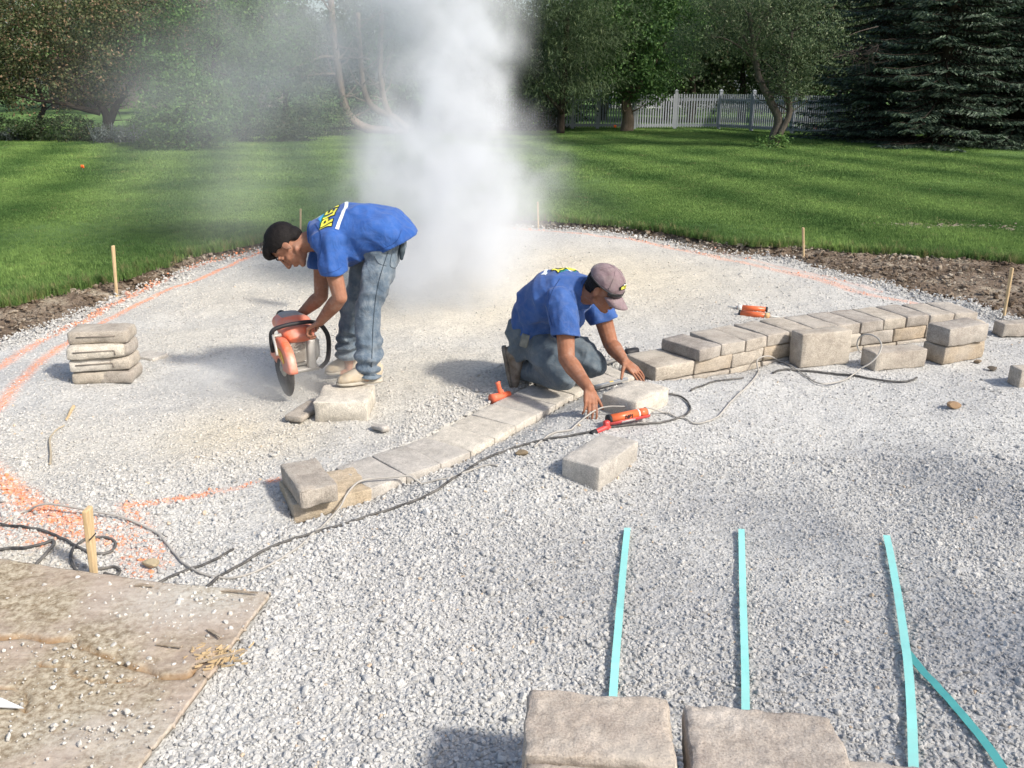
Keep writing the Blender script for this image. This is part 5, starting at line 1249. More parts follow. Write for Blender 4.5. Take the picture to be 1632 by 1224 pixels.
    def kill(q):
        if (q - J['nEl']).length < .22 and sN(q) > 0: return True
        if (q - J['fEl']).length < .22 and sF(q) > 0: return True
        if neckp(q) > 0 and (q - J['neck']).length < .15: return True
        return hem(q) > 0 and q.x < .15 and (q - J['nEl']).length > .2
    sh = garment('t_shirt', bm, M_SHIRT2, root, .0085, 8, kill, wrinkles(11, .018, [(.2, 0, -1), (.7, -.4, -.5), (1, -.3, .3)]))
    MS = cloth_mat('faded_shirt_seam', (.016, .045, .15), (.025, .06, .19))
    seam(sh, [(893, 443), (880, 465), (874, 492), (880, 520)], MS, 'sleeve_seam'); seam(sh, [(882, 536), (897, 541), (912, 540)], MS, 'sleeve_hem', .0016)
    bm = bmesh.new(); cc = A(938, 464, 4.868); nd = (A(938, 464, 4.85) - A(905, 464, 4.95)).normalized(); sd = side; up_ = nd.cross(sd).normalized()
    tube(bm, [cc + sd * math.cos(a) * .078 + up_ * math.sin(a) * .070 for a in np.linspace(0, 2 * math.pi, 25)], .008, 6); obj('collar', bm, M_SHIRT2, root)
    logo(sh, sh, A(899, 440, 5.00), -side, Vector((.60, -.50, .22)), .85)
    t = text_mesh('IPLEY', .030, .001); 
    # jeans
    bm = bmesh.new()
    loft(bm, [(A(846, 505, 5.13), .11, .16), (A(848, 525, 5.13), .135, .18), (A(852, 545, 5.12), .15, .19), (A(860, 560, 5.10), .12, .17)], side)
    for s in 'nf':
        h, k, an = J[s + 'Hip'], J[s + 'Kn'] + Vector((0, 0, .01)), J[s + 'An']
        chain(bm, [(h + Vector((.02, -.01, 0)), .104), (h.lerp(k, .5) + Vector((0, 0, .01)), .100), (k, .084)]); chain(bm, [(k + Vector((-.02, .02, -.005)), .080), (k.lerp(an, .5), .080), (an + (an - k) * .02, .072)])
    wf = wrinkles(17, .018, [(1, -.4, .25), (.4, .8, -.3), (0, .4, 1)])
    kn = lambda q: any((q - J[s + 'An']).dot((J[s + 'An'] - J[s + 'Kn']).normalized()) > .03 and (q - J[s + 'An']).length < .16 for s in 'nf')
    garment('jeans', bm, M_JEAN2, root, .0085, 6, kn, wf)
    bm = bmesh.new(); box(bm, (0, 0, 0), (.05, .022, .085), bev=.008, seg=2); ph = obj('belt_pouch', bm, simple('grey_pouch', (.12, .14, .13), .7, .2, 30, dust=.4), root); ph.location = A(836, 543, 4.90); ph.rotation_euler = (.1, .25, -.3)
    # boots, toes tucked under, soles facing back
    for s, hx in (('n', (A(799, 554, 5.07), A(812, 622, 5.05))), ('f', (A(828, 542, 5.34), A(836, 594, 5.34)))):
        heel, toe = hx; heel = heel + Vector((.0, 0, 0)); shoe(root, heel, toe, 0, M_BOOT, M_SOLE2, up=(.90, -.05, .38), w=.056, laces=False)
    return root
kneeling()
# ================================================================== CUT-OFF SAW
def saw():
    hub = at(453, 587, 4.90); Rv = Vector((-.84, -.54, 0)).normalized(); Fv = Vector((.54, -.84, 0)).normalized(); U = Vector((0, 0, 1))
    # local axes: x to the blade side, y forward, z up; origin under the blade hub at ground height
    tilt = Matrix.Rotation(R(-5), 4, 'X')
    M = Matrix(((Rv.x, Fv.x, 0, hub.x), (Rv.y, Fv.y, 0, hub.y), (0, 0, 1, hub.z + .004), (0, 0, 0, 1))) @ tilt @ Matrix.Diagonal((1.2, 1.05, 1.04, 1))
    root = thing('cut_off_saw', 'orange petrol cut-off saw with a large abrasive wheel held down by the bending man', 'saw'); root.matrix_world = M
    def cyl_x(bm, x0, x1, r, c=(0, 0), n=36, prof=None):
        pr = prof or [(x0, r), (x1, r)]; tube(bm, [(a, c[0], c[1]) for a, _ in pr], [b for _, b in pr], n)
    bm = bmesh.new(); cyl_x(bm, 0, 0, 0, n=56, prof=[(-.002, .168), (.002, .168)]); d = obj('cutting_disc', bm, M_DISC, root)
    bm = bmesh.new(); cyl_x(bm, 0, 0, 0, prof=[(-.006, .050), (.006, .050), (.009, .044), (.009, .020), (.018, .018), (.018, .010)]); obj('disc_flange', bm, simple('flange', (.50, .47, .40), .5, .2, 20, metal=.3, dust=.5), d)
    # hood over the disc: sector from front-top to rear-bottom
    bm = bmesh.new(); a0, a1, n = R(8), R(168), 26; Rg = .178
    def ringpt(a, r, x): return Vector((x, math.cos(a) * r, math.sin(a) * r))
    prof = [(.022, .060), (.024, .150), (.020, .172), (.008, Rg), (-.012, Rg), (-.020, .172), (-.022, .120)]
    rows = [[bm.verts.new(ringpt(a0 + (a1 - a0) * i / n, r * (1 + .0 * i), x)) for x, r in prof] for i in range(n + 1)]
    for a, b in zip(rows, rows[1:]):
        for k in range(len(prof) - 1): bm.faces.new((a[k], a[k + 1], b[k + 1], b[k]))
    g = obj('blade_guard', bm, M_SAWOR, root); md = g.modifiers.new('thick', 'SOLIDIFY'); md.thickness = .004
    bm = bmesh.new(); rows = []
    for i in range(13):
        a = R(35) + (R(105) - R(35)) * i / 12; w = .022 * math.sin(math.pi * (i + 1.2) / 14.4) ** .5
        rows.append([bm.verts.new(ringpt(a, .108 + w * k, .0262 + .0006 * (1 - abs(k)))) for k in (-1, -.4, .4, 1)])
    for a, b in zip(rows, rows[1:]):
        for k in range(3): bm.faces.new((a[k], a[k + 1], b[k + 1], b[k]))
    st = obj('yellow_sticker', bm, M_YEL, g); st.modifiers.new('thick', 'SOLIDIFY').thickness = .001
    bm = bmesh.new(); 
    for i in range(4): tube(bm, [ringpt(R(52 + i * 12), .098, .0285), ringpt(R(52 + i * 12), .116, .0285)], .0016, 4)
    obj('sticker_marks', bm, simple('sticker_orange', (.8, .3, .1), .5, .1, 20), st)
    bm = bmesh.new(); tube(bm, catmull([ringpt(R(122), .182, .01), ringpt(R(118), .196, .02), ringpt(R(100), .186, .036), ringpt(R(78), .150, .044), ringpt(R(62), .118, .046)], 5), .007, 8); tube(bm, [ringpt(R(119), .190, .035), ringpt(R(119), .190, -.02)], .011, 10); obj('guard_lever', bm, M_SAWGR, g)
    # arm and belt cover
    bm = bmesh.new(); box(bm, (-.035, -.10, .035), (.03, .26, .085), bev=.02, seg=3); tube(bm, [(-.02, 0, 0), (-.05, 0, 0)], .048, 24); obj('belt_arm', bm, M_SAWGR, root)
    # engine block
    bm = bmesh.new(); box(bm, (-.125, -.20, .035), (.145, .20, .185), bev=.025, seg=3); me = remesh(bm, .006, 3); mesh_obj('engine_casing', me, M_SAWGR, root)
    bm = bmesh.new(); box(bm, (-.100, -.095, .04), (.085, .018, .135), bev=.010, seg=2); mf = obj('muffler_plate', bm, simple('sooty_metal', (.22, .19, .165), .7, .3, 25, .4, metal=.2, dust=.6), root)
    for k in range(3):
        bm = bmesh.new(); tube(bm, catmull([(-.125 + .012 * k, -.084, .085 - .02 * k), (-.105, -.083, .092 - .02 * k), (-.085, -.084, .080 - .02 * k)], 4), .0035, 6); obj('muffler_slot', bm, M_SAWGR, mf)
    bm = bmesh.new()
    for p in ((-.135, .095), (-.065, .095), (-.135, -.015), (-.065, -.015)): tube(bm, [(p[0], -.088, p[1]), (p[0], -.080, p[1])], .005, 8)
    tag(obj('screw_heads', bm, M_SAWGR, mf), kind='stuff')
    bm = bmesh.new(); box(bm, (-.175, -.105, .020), (.045, .060, .190), bev=.018, seg=3); obj('front_housing', bm, M_SAWWH, root)
    bm = bmesh.new()
    prf = [(-.195, .092), (-.213, .092), (-.226, .074), (-.230, .03)]; tube(bm, [(a, -.185, .03) for a, _ in prf], [b for _, b in prf], 30); sc_ = obj('starter_cover', bm, M_SAWWH, root)
    bm = bmesh.new()
    for k in range(9): box(bm, (-.2285, -.150 + .0, .082 - .013 * k), (.004, .050, .005))
    obj('cooling_fins', bm, M_SAWGR, sc_, False)
    # orange top cover rising towards the rear
    bm = bmesh.new(); loft(bm, [(Vector((-.12, -.075, .125)), .028, .065), (Vector((-.12, -.115, .150)), .052, .088), (Vector((-.12, -.20, .180)), .062, .094), (Vector((-.12, -.30, .172)), .056, .086), (Vector((-.12, -.37, .150)), .034, .060)], Vector((1, 0, 0)))
    mesh_obj('top_cover', remesh(bm, .006, 4), M_SAWOR, root)
    bm = bmesh.new(); loft(bm, [(Vector((-.12, -.14, .190)), .012, .050), (Vector((-.12, -.20, .225)), .020, .060), (Vector((-.12, -.30, .215)), .018, .055), (Vector((-.12, -.36, .180)), .010, .04)], Vector((1, 0, 0))); obj('filter_lid', bm, simple('grey_lid', (.30, .27, .27), .5, .15, 20, dust=.6), root)
    # rear grip
    bm = bmesh.new(); tube(bm, catmull([(-.12, -.34, .155), (-.12, -.40, .185), (-.12, -.46, .155), (-.12, -.45, .08), (-.12, -.36, .04)], 6), .018, 10); obj('rear_handle', bm, M_BLACK, root)
    # wrap-around front handle
    bm = bmesh.new()
    pts = [(.028, -.115, .075), (.034, -.112, .150), (.026, -.108, .206), (-.02, -.105, .226), (-.10, -.105, .232), (-.17, -.105, .228), (-.222, -.108, .200), (-.258, -.108, .13), (-.262, -.108, .04), (-.250, -.110, -.035), (-.215, -.115, -.075)]
    pts = [Vector(p) + Vector((0, .035, 0)) for p in pts]
    tube(bm, catmull(pts, 7), .0125, 12); obj('front_handle', bm, M_BLACK, root)
    bm = bmesh.new(); box(bm, (-.13, -.20, -.075), (.17, .24, .018), bev=.006, seg=2)
    for y in (-.10, -.30): tube(bm, [(-.21, y, -.085), (-.05, y, -.085)], .010, 8); tube(bm, [(-.20, y, -.08), (-.19, y, -.06)], .008, 8)
    obj('base_foot', bm, M_SAWGR, root)
    bm = bmesh.new(); tube(bm, [(-.235, -.235, .13), (-.262, -.235, .13)], [.022, .018], 14); obj('fuel_cap', bm, M_BLACK, root)
saw()

# ================================================================== FENCE
def fence():
    pts = [(700, 207), (780, 206), (865, 206), (912, 206), (952, 206), (1011, 207), (1075, 206), (1145, 206), (1197, 209), (1262, 213), (1330, 218), (1400, 222)]
    P = [G(a, b, LAWN_Z) for a, b in pts]
    root = thing('picket_fence', 'white vinyl picket fence at the back of the lawn between the maple and the spruces', 'fence', P[7]); O = P[7]; M_FEN = simple('shaded_white_vinyl', (.30, .32, .35), .5, .08, 4, .02)  # white vinyl greyed down, the tree shade is put into its colour
    Hf = 1.30
    pm = bpy.data.meshes.new('picket'); bm = bmesh.new(); box(bm, (0, 0, Hf / 2 + .03), (.046, .018, Hf - .10)); 
    for v in bm.verts: pass
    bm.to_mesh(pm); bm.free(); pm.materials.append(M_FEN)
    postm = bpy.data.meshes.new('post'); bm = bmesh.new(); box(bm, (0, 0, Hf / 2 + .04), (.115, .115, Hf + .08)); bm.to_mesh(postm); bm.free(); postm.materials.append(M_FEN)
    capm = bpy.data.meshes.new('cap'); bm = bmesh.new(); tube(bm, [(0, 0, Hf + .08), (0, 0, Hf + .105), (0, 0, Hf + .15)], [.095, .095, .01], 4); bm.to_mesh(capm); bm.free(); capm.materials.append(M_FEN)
    for i, p in enumerate(P):
        o = bpy.data.objects.new('post', postm); link(o, root); o.location = p - O
        c = bpy.data.objects.new('post_cap', capm); link(c, o)
        if i == len(P) - 1: break
        q = P[i + 1]; d = q - p; L = d.length; a = math.atan2(d.y, d.x); n = max(4, int(L / .098))
        for z in (.16, Hf - .22):
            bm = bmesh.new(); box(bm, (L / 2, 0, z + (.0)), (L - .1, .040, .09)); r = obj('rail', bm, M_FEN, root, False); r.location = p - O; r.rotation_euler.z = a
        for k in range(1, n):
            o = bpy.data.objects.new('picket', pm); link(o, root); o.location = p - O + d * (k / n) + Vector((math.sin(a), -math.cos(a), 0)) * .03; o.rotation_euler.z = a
fence()

# ================================================================== TREES
def leaf_cloud(blobs, n, size, aspect=2.0, clump=.35, per=60, droop=0.0, shell=.55, up=.3, seed=0, burst=False, floor=None):
    """numpy leaf quads gathered in clumps over the outer part of a set of ellipsoids"""
    g = np.random.default_rng(seed); w = np.array([b[3] * b[4] * b[5] for b in blobs]) ** .67; w /= w.sum()
    nc = max(1, n // per); bi = g.choice(len(blobs), nc, p=w); B = np.array([[b[0].x, b[0].y, b[0].z, b[3], b[4], b[5]] for b in blobs])[bi]
    d = g.normal(size=(nc, 3)); d /= np.linalg.norm(d, axis=1, keepdims=True); rad = shell + (1 - shell) * g.random(nc) ** .6; rad = np.where(g.random(nc) < .25, g.random(nc) ** .5, rad)
    cc = B[:, :3] + d * rad[:, None] * B[:, 3:]; cs = clump * g.uniform(.5, 1.3, nc)
    ci = np.repeat(np.arange(nc), per); N_ = len(ci); off = g.normal(size=(N_, 3)) * np.array([1, 1, .62]) * .5
    p = cc[ci] + off * cs[ci][:, None]
    if floor is not None: p[:, 2] = np.maximum(p[:, 2], floor + g.random(N_) * .05)
    out = d[ci] * .5 + off * .6 + np.array([0, 0, up]); out += g.normal(size=(N_, 3)) * .55; out /= np.linalg.norm(out, axis=1, keepdims=True)
    if burst: t = out.copy(); t[:, 2] -= droop; t /= np.linalg.norm(t, axis=1, keepdims=True)
    else:
        t = np.cross(out, g.normal(size=(N_, 3))); t[:, 2] -= droop; t /= np.linalg.norm(t, axis=1, keepdims=True) + 1e-9
    b = np.cross(out + g.normal(size=(N_, 3)) * .1, t); b /= np.linalg.norm(b, axis=1, keepdims=True) + 1e-9
    L = size * g.uniform(.6, 1.3, N_)[:, None]; Wd = L / aspect
    V = np.stack([p - t * L / 2, p + b * Wd / 2 * 1.0, p + t * L / 2, p - b * Wd / 2], 1).reshape(-1, 3)
    return V, np.arange(len(V)).reshape(-1, 4)
def blob(px, py, Y, rx, ry=None, rz=None): return (at(px, py, Y), 0, 0, rx, ry or rx, rz or rx)
def limb_set(bm, base, pts, r0, r1, n=8):
    P = catmull(pts, 6); k = len(P); tube(bm, P, [r0 + (r1 - r0) * (i / (k - 1)) ** .8 * (1 if i else .8) for i in range(k)], n); return P
def twigs(bm, P, g, n, L, r, up=.4):
    for _ in range(n):
        i = g.integers(len(P) // 3, len(P)); p = P[i]; d = Vector((g.normal(), g.normal(), g.normal() * .5 + up)).normalized(); ln = L * g.uniform(.5, 1.2)
        q = p + d * ln * .5 + Vector((g.normal(), g.normal(), g.normal())) * .08 * ln; e = p + d * ln + Vector((0, 0, .1 * ln))
        tube(bm, catmull([p, q, e], 3), [r, r * .8, r * .6, r * .5, r * .4, r * .3, r * .2], 5)
BARK_G = bark_mat('grey_bark', (.06, .05, .042), (.16, .14, .12)); BARK_P = bark_mat('pinkish_pine_bark', (.16, .12, .095), (.34, .275, .22)); BARK_D = bark_mat('dark_bark', (.030, .024, .020), (.075, .060, .048)); BARK_B = bark_mat('brown_bark', (.12, .09, .065), (.24, .19, .14))
LF_BRONZE = leaf_mat('bronze_leaves', (0.038, 0.060, 0.027), (0.146, 0.161, 0.069), (0.270, 0.184, 0.113), .80)
LF_GREEN = leaf_mat('mid_green_leaves', (0.032, 0.080, 0.024), (0.113, 0.216, 0.059), (0.177, 0.287, 0.083), .93)
LF_LIGHT = leaf_mat('light_green_leaves', (0.059, 0.122, 0.035), (0.161, 0.295, 0.083), (0.270, 0.320, 0.113), .93)
LF_OLIVE = leaf_mat('olive_leaves', (0.041, 0.075, 0.038), (0.130, 0.177, 0.083), (0.224, 0.255, 0.146), .92)
LF_PINE = leaf_mat('pine_needles', (0.045, 0.075, 0.038), (0.138, 0.192, 0.091), (0.224, 0.270, 0.130), .93)
LF_SPRUCE = leaf_mat('spruce_needles', (.026, .044, .030), (.082, .120, .080), (.14, .19, .125), .82, .15)
LF_DARK = leaf_mat('dark_leaves', (0.024, 0.041, 0.019), (0.067, 0.105, 0.041), (0.122, 0.097, 0.059), .93)  # darkest foliage colour, for low shrubs and background trees
LF_GREY = leaf_mat('silvery_leaves', (.07, .09, .085), (.20, .24, .22), (.30, .32, .33), .9)
def tree(name, label, cat, base, leafm, barkm, blobs, n, size, trunks, group=None, **kw):
    b = G(*base, LAWN_Z) if not isinstance(base, Vector) else base
    root = thing(name, label, cat, b, group); g = np.random.default_rng(abs(hash(label)) % 9999 if False else len(label) * 13 + n % 97)
    if trunks:
        bm = bmesh.new()
        for pts, r0, r1 in trunks:
            P = [(p if isinstance(p, Vector) else at(*p)) - b for p in pts]; Pc = limb_set(bm, b, P, r0, r1); twigs(bm, Pc, g, kw.get('ntw', 10), kw.get('twl', .9), r1 * .5)
        for v in bm.verts: v.co += Vector((mnoise.noise(v.co * 3), mnoise.noise(v.co * 3 + Vector((5, 0, 0))), 0)) * .02
        obj('trunk', bm, barkm, root)
    kw.pop('ntw', 0); kw.pop('twl', 0)
    V, F = leaf_cloud(blobs, n, size, seed=len(label) * 7 + n % 89, **kw)
    me = np_mesh('crown', V - np.array(b), F); mesh_obj('crown', me, leafm, root, False)
    return root
B = blob
# left: bronze crabapple spreading over a dark flower bed
tree('crabapple_tree', 'large bronze-leaved crabapple spreading over the flower bed at the far left', 'tree', (168, 228), LF_BRONZE, BARK_D,
     [B(120, 60, 28, 2.6, 2.2, 2.0), B(30, 90, 28, 2.0, 2, 1.4), B(220, 70, 28, 1.9, 1.8, 1.7), B(-40, 60, 28, 2.2, 2, 2.0), B(60, 20, 28.5, 2.4, 2, 1.9), B(300, 40, 28.5, 1.5, 1.5, 1.4), B(150, 130, 27.5, 1.7, 1.4, .7), B(50, 150, 27.3, 1.5, 1.2, .55), B(200, -40, 28.5, 2.6, 2, 1.8), B(20, -50, 28.5, 2.6, 2, 1.6)],
     42000, .085, [([(168, 232, 27.6), (172, 200, 27.6), (165, 175, 27.6), (130, 140, 27.7), (90, 90, 28)], .20, .06), ([(170, 205, 27.6), (185, 170, 27.6), (215, 120, 27.8), (240, 60, 28)], .14, .05), ([(160, 180, 27.5), (125, 172, 27.3), (100, 165, 27.2), (60, 160, 27.2), (20, 150, 27.2)], .09, .03)], aspect=1.6, clump=.45)
tree('crabapple_tree', 'smaller dark-stemmed crabapple left of the large bronze one', 'tree', (65, 232), LF_BRONZE, BARK_D,
     [B(20, 110, 29, 1.6, 1.5, 1.1), B(80, 80, 29, 1.5, 1.4, 1.2), B(-30, 130, 29, 1.4, 1.3, .9)], 9000, .085, [([(65, 226, 29), (62, 195, 29), (70, 165, 29), (50, 120, 29)], .13, .05)], aspect=1.6, clump=.42)
for k, (px, w_, h_) in enumerate([(-60, 2.2, .75), (20, 2.0, .7), (95, 1.9, .65), (250, 1.6, .8), (430, 1.8, .9)]):
    tree('low_shrub', ['low dark shrub at the far left edge of the flower bed', 'low dark shrub in the bed under the left end of the crabapple', 'low dark shrub between the two crabapple trunks', 'low dark shrub right of the large crabapple trunk', 'low dark shrub to the right of the round green bush'][k], 'shrub',
         (px, 226), LF_DARK, BARK_D, [B(px, 205, 27 + (k % 2) * .4, w_ * .62, .8, h_ * .62), B(px + 45, 210, 27.2, w_ * .4, .6, h_ * .5)], 5200, .07, None, 'low shrubs in the left flower bed', aspect=2, clump=.25, floor=LAWN_Z)
def silver(px, py, Y, label, n=26, h=.55, w=.9):
    b = at(px, py, Y); b.z = LAWN_Z; root = thing('lavender_plant', label, 'plant', b, 'silvery plants in the left bed'); g = np.random.default_rng(px)
    bm = bmesh.new()
    for _ in range(n):
        p = Vector((g.normal() * w * .4, g.normal() * .2, 0)); e = p + Vector((g.normal() * .08, g.normal() * .08, h * g.uniform(.6, 1.1))); tube(bm, [p, e], [.008, .004], 4)
    obj('stems', bm, LF_GREY, root); V, F = leaf_cloud([(Vector((0, 0, h * .45)), 0, 0, w * .55, .3, h * .42)], 1500, .06, 3, .12, 20, seed=px, up=1.0); mesh_obj('leaves', np_mesh('leaves', V, F), LF_GREY, root, False)
silver(165, 228, 26.3, 'left silvery grey plant at the front edge of the flower bed', w=.55); silver(195, 229, 26.2, 'middle silvery grey plant at the front edge of the flower bed', w=.6); silver(222, 229, 26.3, 'right silvery grey plant next to the round green bush', w=.5); silver(20, 215, 27.2, 'purplish grey plant at the far left end of the bed', h=.5, w=.9)
tree('round_bush', 'round green bush reaching the lawn left of the dust cloud', 'bush', (300, 251), LF_GREEN, BARK_D,
     [B(300, 205, 23.6, 1.05, .9, .75), B(260, 180, 24.2, .8, .8, .8), B(330, 170, 24.4, .9, .8, .9), B(285, 140, 24.8, .9, .8, .8), B(240, 205, 24.3, .5, .5, .45)], 15000, .075, [([(300, 250, 23.7), (298, 225, 23.8), (310, 170, 24.3)], .06, .03)], aspect=1.7, clump=.32, floor=LAWN_Z)
tree('green_tree', 'tall mid-green tree behind the round bush on the left', 'tree', (330, 226), LF_GREEN, BARK_D,
     [B(300, 80, 26.5, 1.6, 1.5, 1.5), B(370, 110, 27, 1.5, 1.4, 1.6), B(350, 20, 27, 1.8, 1.6, 1.6), B(260, 120, 27, 1.1, 1, 1.0), B(430, 60, 28, 1.5, 1.4, 1.6)], 24000, .080, [([(330, 226, 27), (335, 160, 27), (345, 60, 27)], .13, .06)], aspect=1.8, clump=.42)
tree('green_tree', 'dull green tree between the left bush and the curved pine limbs', 'tree', (450, 222), LF_OLIVE, BARK_D,
     [B(440, 150, 30, 1.8, 1.4, 1.6), B(500, 190, 30, 1.4, 1.2, 1.0), B(420, 70, 31, 2.2, 1.6, 1.8), B(390, 200, 29.6, 1.1, 1, .7)], 20000, .09, [([(450, 222, 30.5), (455, 150, 30.5), (440, 70, 31)], .13, .06)], aspect=1.8, clump=.45, floor=LAWN_Z)
tree('pine_tree', 'old pine with bent pinkish limbs seen through the edge of the dust', 'tree', (640, 215), LF_PINE, BARK_P,
     [B(540, 10, 31, 2.6, 2, 1.5), B(620, -10, 31, 2.4, 2, 1.6), B(700, 20, 31, 2.4, 2, 1.8), B(470, 60, 31.5, 1.4, 1.2, .8), B(760, 60, 31, 1.8, 1.5, 1.6)], 22000, .17,
     [([(650, 214, 31), (615, 209, 31), (590, 206, 31), (568, 196, 31), (553, 178, 31), (545, 150, 30.9), (540, 120, 30.8), (537, 92, 30.8), (532, 60, 31), (527, 0, 31)], .17, .11), ([(650, 205, 31), (625, 186, 31), (602, 176, 31), (586, 160, 31), (578, 130, 31), (575, 95, 31), (570, 20, 31)], .14, .08),
      ([(635, 212, 31), (612, 160, 31), (606, 110, 31), (608, 20, 31)], .13, .08), ([(535, 92, 30.8), (515, 90, 30.6), (495, 98, 30.5), (460, 112, 30.4)], .07, .02), ([(538, 118, 30.8), (510, 118, 30.5), (480, 122, 30.3)], .05, .02), ([(536, 96, 30.8), (560, 92, 30.6), (590, 95, 30.5)], .05, .02)],
     aspect=9, clump=.5, burst=True, droop=.2, ntw=14, twl=1.1)
for k, (px, py, Y) in enumerate([(700, 160, 33), (800, 170, 34), (600, 190, 34), (860, 150, 35)]):
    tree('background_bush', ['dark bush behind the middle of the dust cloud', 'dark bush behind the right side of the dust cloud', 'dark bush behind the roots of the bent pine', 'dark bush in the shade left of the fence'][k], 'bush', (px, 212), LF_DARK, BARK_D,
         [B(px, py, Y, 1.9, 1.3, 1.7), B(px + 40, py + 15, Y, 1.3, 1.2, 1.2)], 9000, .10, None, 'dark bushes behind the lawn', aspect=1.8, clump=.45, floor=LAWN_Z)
tree('pine_tree', 'fuzzy long-needled pine right of the dust cloud', 'tree', (880, 210), LF_PINE, BARK_D,
     [B(905, 60, 30, 2.0, 1.6, 1.3), B(860, 110, 30, 1.6, 1.4, 1.1), B(935, 110, 29.6, 1.5, 1.4, .95), B(880, 145, 29.8, 1.3, 1.2, .65), B(830, 60, 30.5, 1.6, 1.4, 1.6), B(950, 20, 30, 1.7, 1.5, 1.3), B(880, -20, 30, 2.2, 1.8, 1.4)], 36000, .20, [([(893, 212, 30.4), (895, 170, 30.4), (900, 100, 30.4), (905, 20, 30.4)], .15, .07), ([(897, 180, 30.2), (870, 150, 30), (850, 120, 30)], .07, .03)], aspect=10, clump=.48, burst=True, droop=.35)
tree('maple_tree', 'leafy maple with a sturdy brown trunk in front of the fence', 'tree', (1000, 213), LF_GREEN, BARK_B,
     [B(1010, 60, 32.5, 2.0, 1.7, 1.6), B(1055, 40, 33, 1.9, 1.6, 1.6), B(985, 120, 32.3, 1.3, 1.2, .9), B(1030, 125, 32.4, 1.2, 1.1, .8), B(960, 30, 33, 1.7, 1.5, 1.5), B(1040, -20, 33, 2.2, 1.8, 1.5)], 34000, .10, [([(998, 214, 32.6), (1001, 190, 32.6), (998, 160, 32.6), (1003, 120, 32.6), (1010, 40, 32.8)], .27, .10), ([(1000, 165, 32.6), (985, 135, 32.5), (965, 90, 32.5)], .12, .05), ([(1001, 160, 32.6), (1025, 130, 32.5), (1055, 80, 32.7)], .12, .05)], aspect=1.4, clump=.5)
tree('willow_tree', 'small forked tree standing in the lawn in front of the fence', 'tree', (1228, 241), LF_OLIVE, BARK_G,
     [B(1190, 30, 24.4, 1.3, 1.3, .95), B(1260, 40, 24.3, 1.35, 1.3, 1.1), B(1300, 70, 24.2, .95, .95, .9), B(1255, 105, 24.2, .85, .8, .75), B(1262, 140, 24.1, .60, .6, .42), B(1130, 40, 24.6, 1.1, 1, .9), B(1210, -30, 24.4, 1.9, 1.6, 1.0), B(1100, 80, 24.9, .7, .7, .7)], 34000, .075,
     [([(1231, 242, 24.55), (1234, 215, 24.5), (1241, 190, 24.45), (1226, 158, 24.4), (1212, 130, 24.4), (1205, 100, 24.4), (1200, 70, 24.4), (1194, 20, 24.4)], .15, .05), ([(1233, 236, 24.5), (1244, 210, 24.4), (1258, 182, 24.35), (1257, 160, 24.35), (1248, 140, 24.35), (1256, 100, 24.3), (1262, 50, 24.3)], .11, .045),
      ([(1203, 90, 24.4), (1185, 60, 24.4), (1160, 30, 24.4), (1130, 10, 24.4)], .045, .012), ([(1201, 75, 24.4), (1215, 40, 24.4), (1235, 10, 24.3)], .04, .012), ([(1205, 100, 24.4), (1180, 75, 24.3), (1150, 60, 24.2), (1130, 62, 24.2)], .03, .008)], aspect=3.0, clump=.34, droop=.4, ntw=26, twl=.8)
tree('basal_sprouts', 'bright green sprouts round the foot of the forked tree', 'plant', (1222, 241), LF_LIGHT, BARK_G, [B(1217, 232, 24.3, .26, .25, .26), B(1242, 228, 24.3, .28, .25, .24), B(1212, 238, 24.25, .2, .2, .16)], 1700, .075, None, aspect=2.4, clump=.14, per=20, up=1.0, floor=LAWN_Z)
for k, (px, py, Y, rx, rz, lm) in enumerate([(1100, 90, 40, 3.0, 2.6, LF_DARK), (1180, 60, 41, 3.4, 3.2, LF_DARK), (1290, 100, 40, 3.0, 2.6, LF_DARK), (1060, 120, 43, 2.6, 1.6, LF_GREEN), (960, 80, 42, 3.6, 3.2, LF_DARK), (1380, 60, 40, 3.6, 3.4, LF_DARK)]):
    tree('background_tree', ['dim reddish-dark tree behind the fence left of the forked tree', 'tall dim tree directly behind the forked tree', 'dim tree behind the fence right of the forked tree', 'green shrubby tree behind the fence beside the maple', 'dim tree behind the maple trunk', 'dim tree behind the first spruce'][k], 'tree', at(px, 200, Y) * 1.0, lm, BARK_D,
         [B(px, py, Y, rx, 2, rz), B(px + 40, py - 60, Y + 1, rx * .8, 2, rz * .9), B(px - 30, py - 20, Y, rx * .7, 1.6, rz * .8)], 15000, .15, [([(px, 200, Y), (px + 4, 140, Y), (px, 60, Y)], .2, .08)], 'dim trees behind the fence', aspect=1.6, clump=.7)
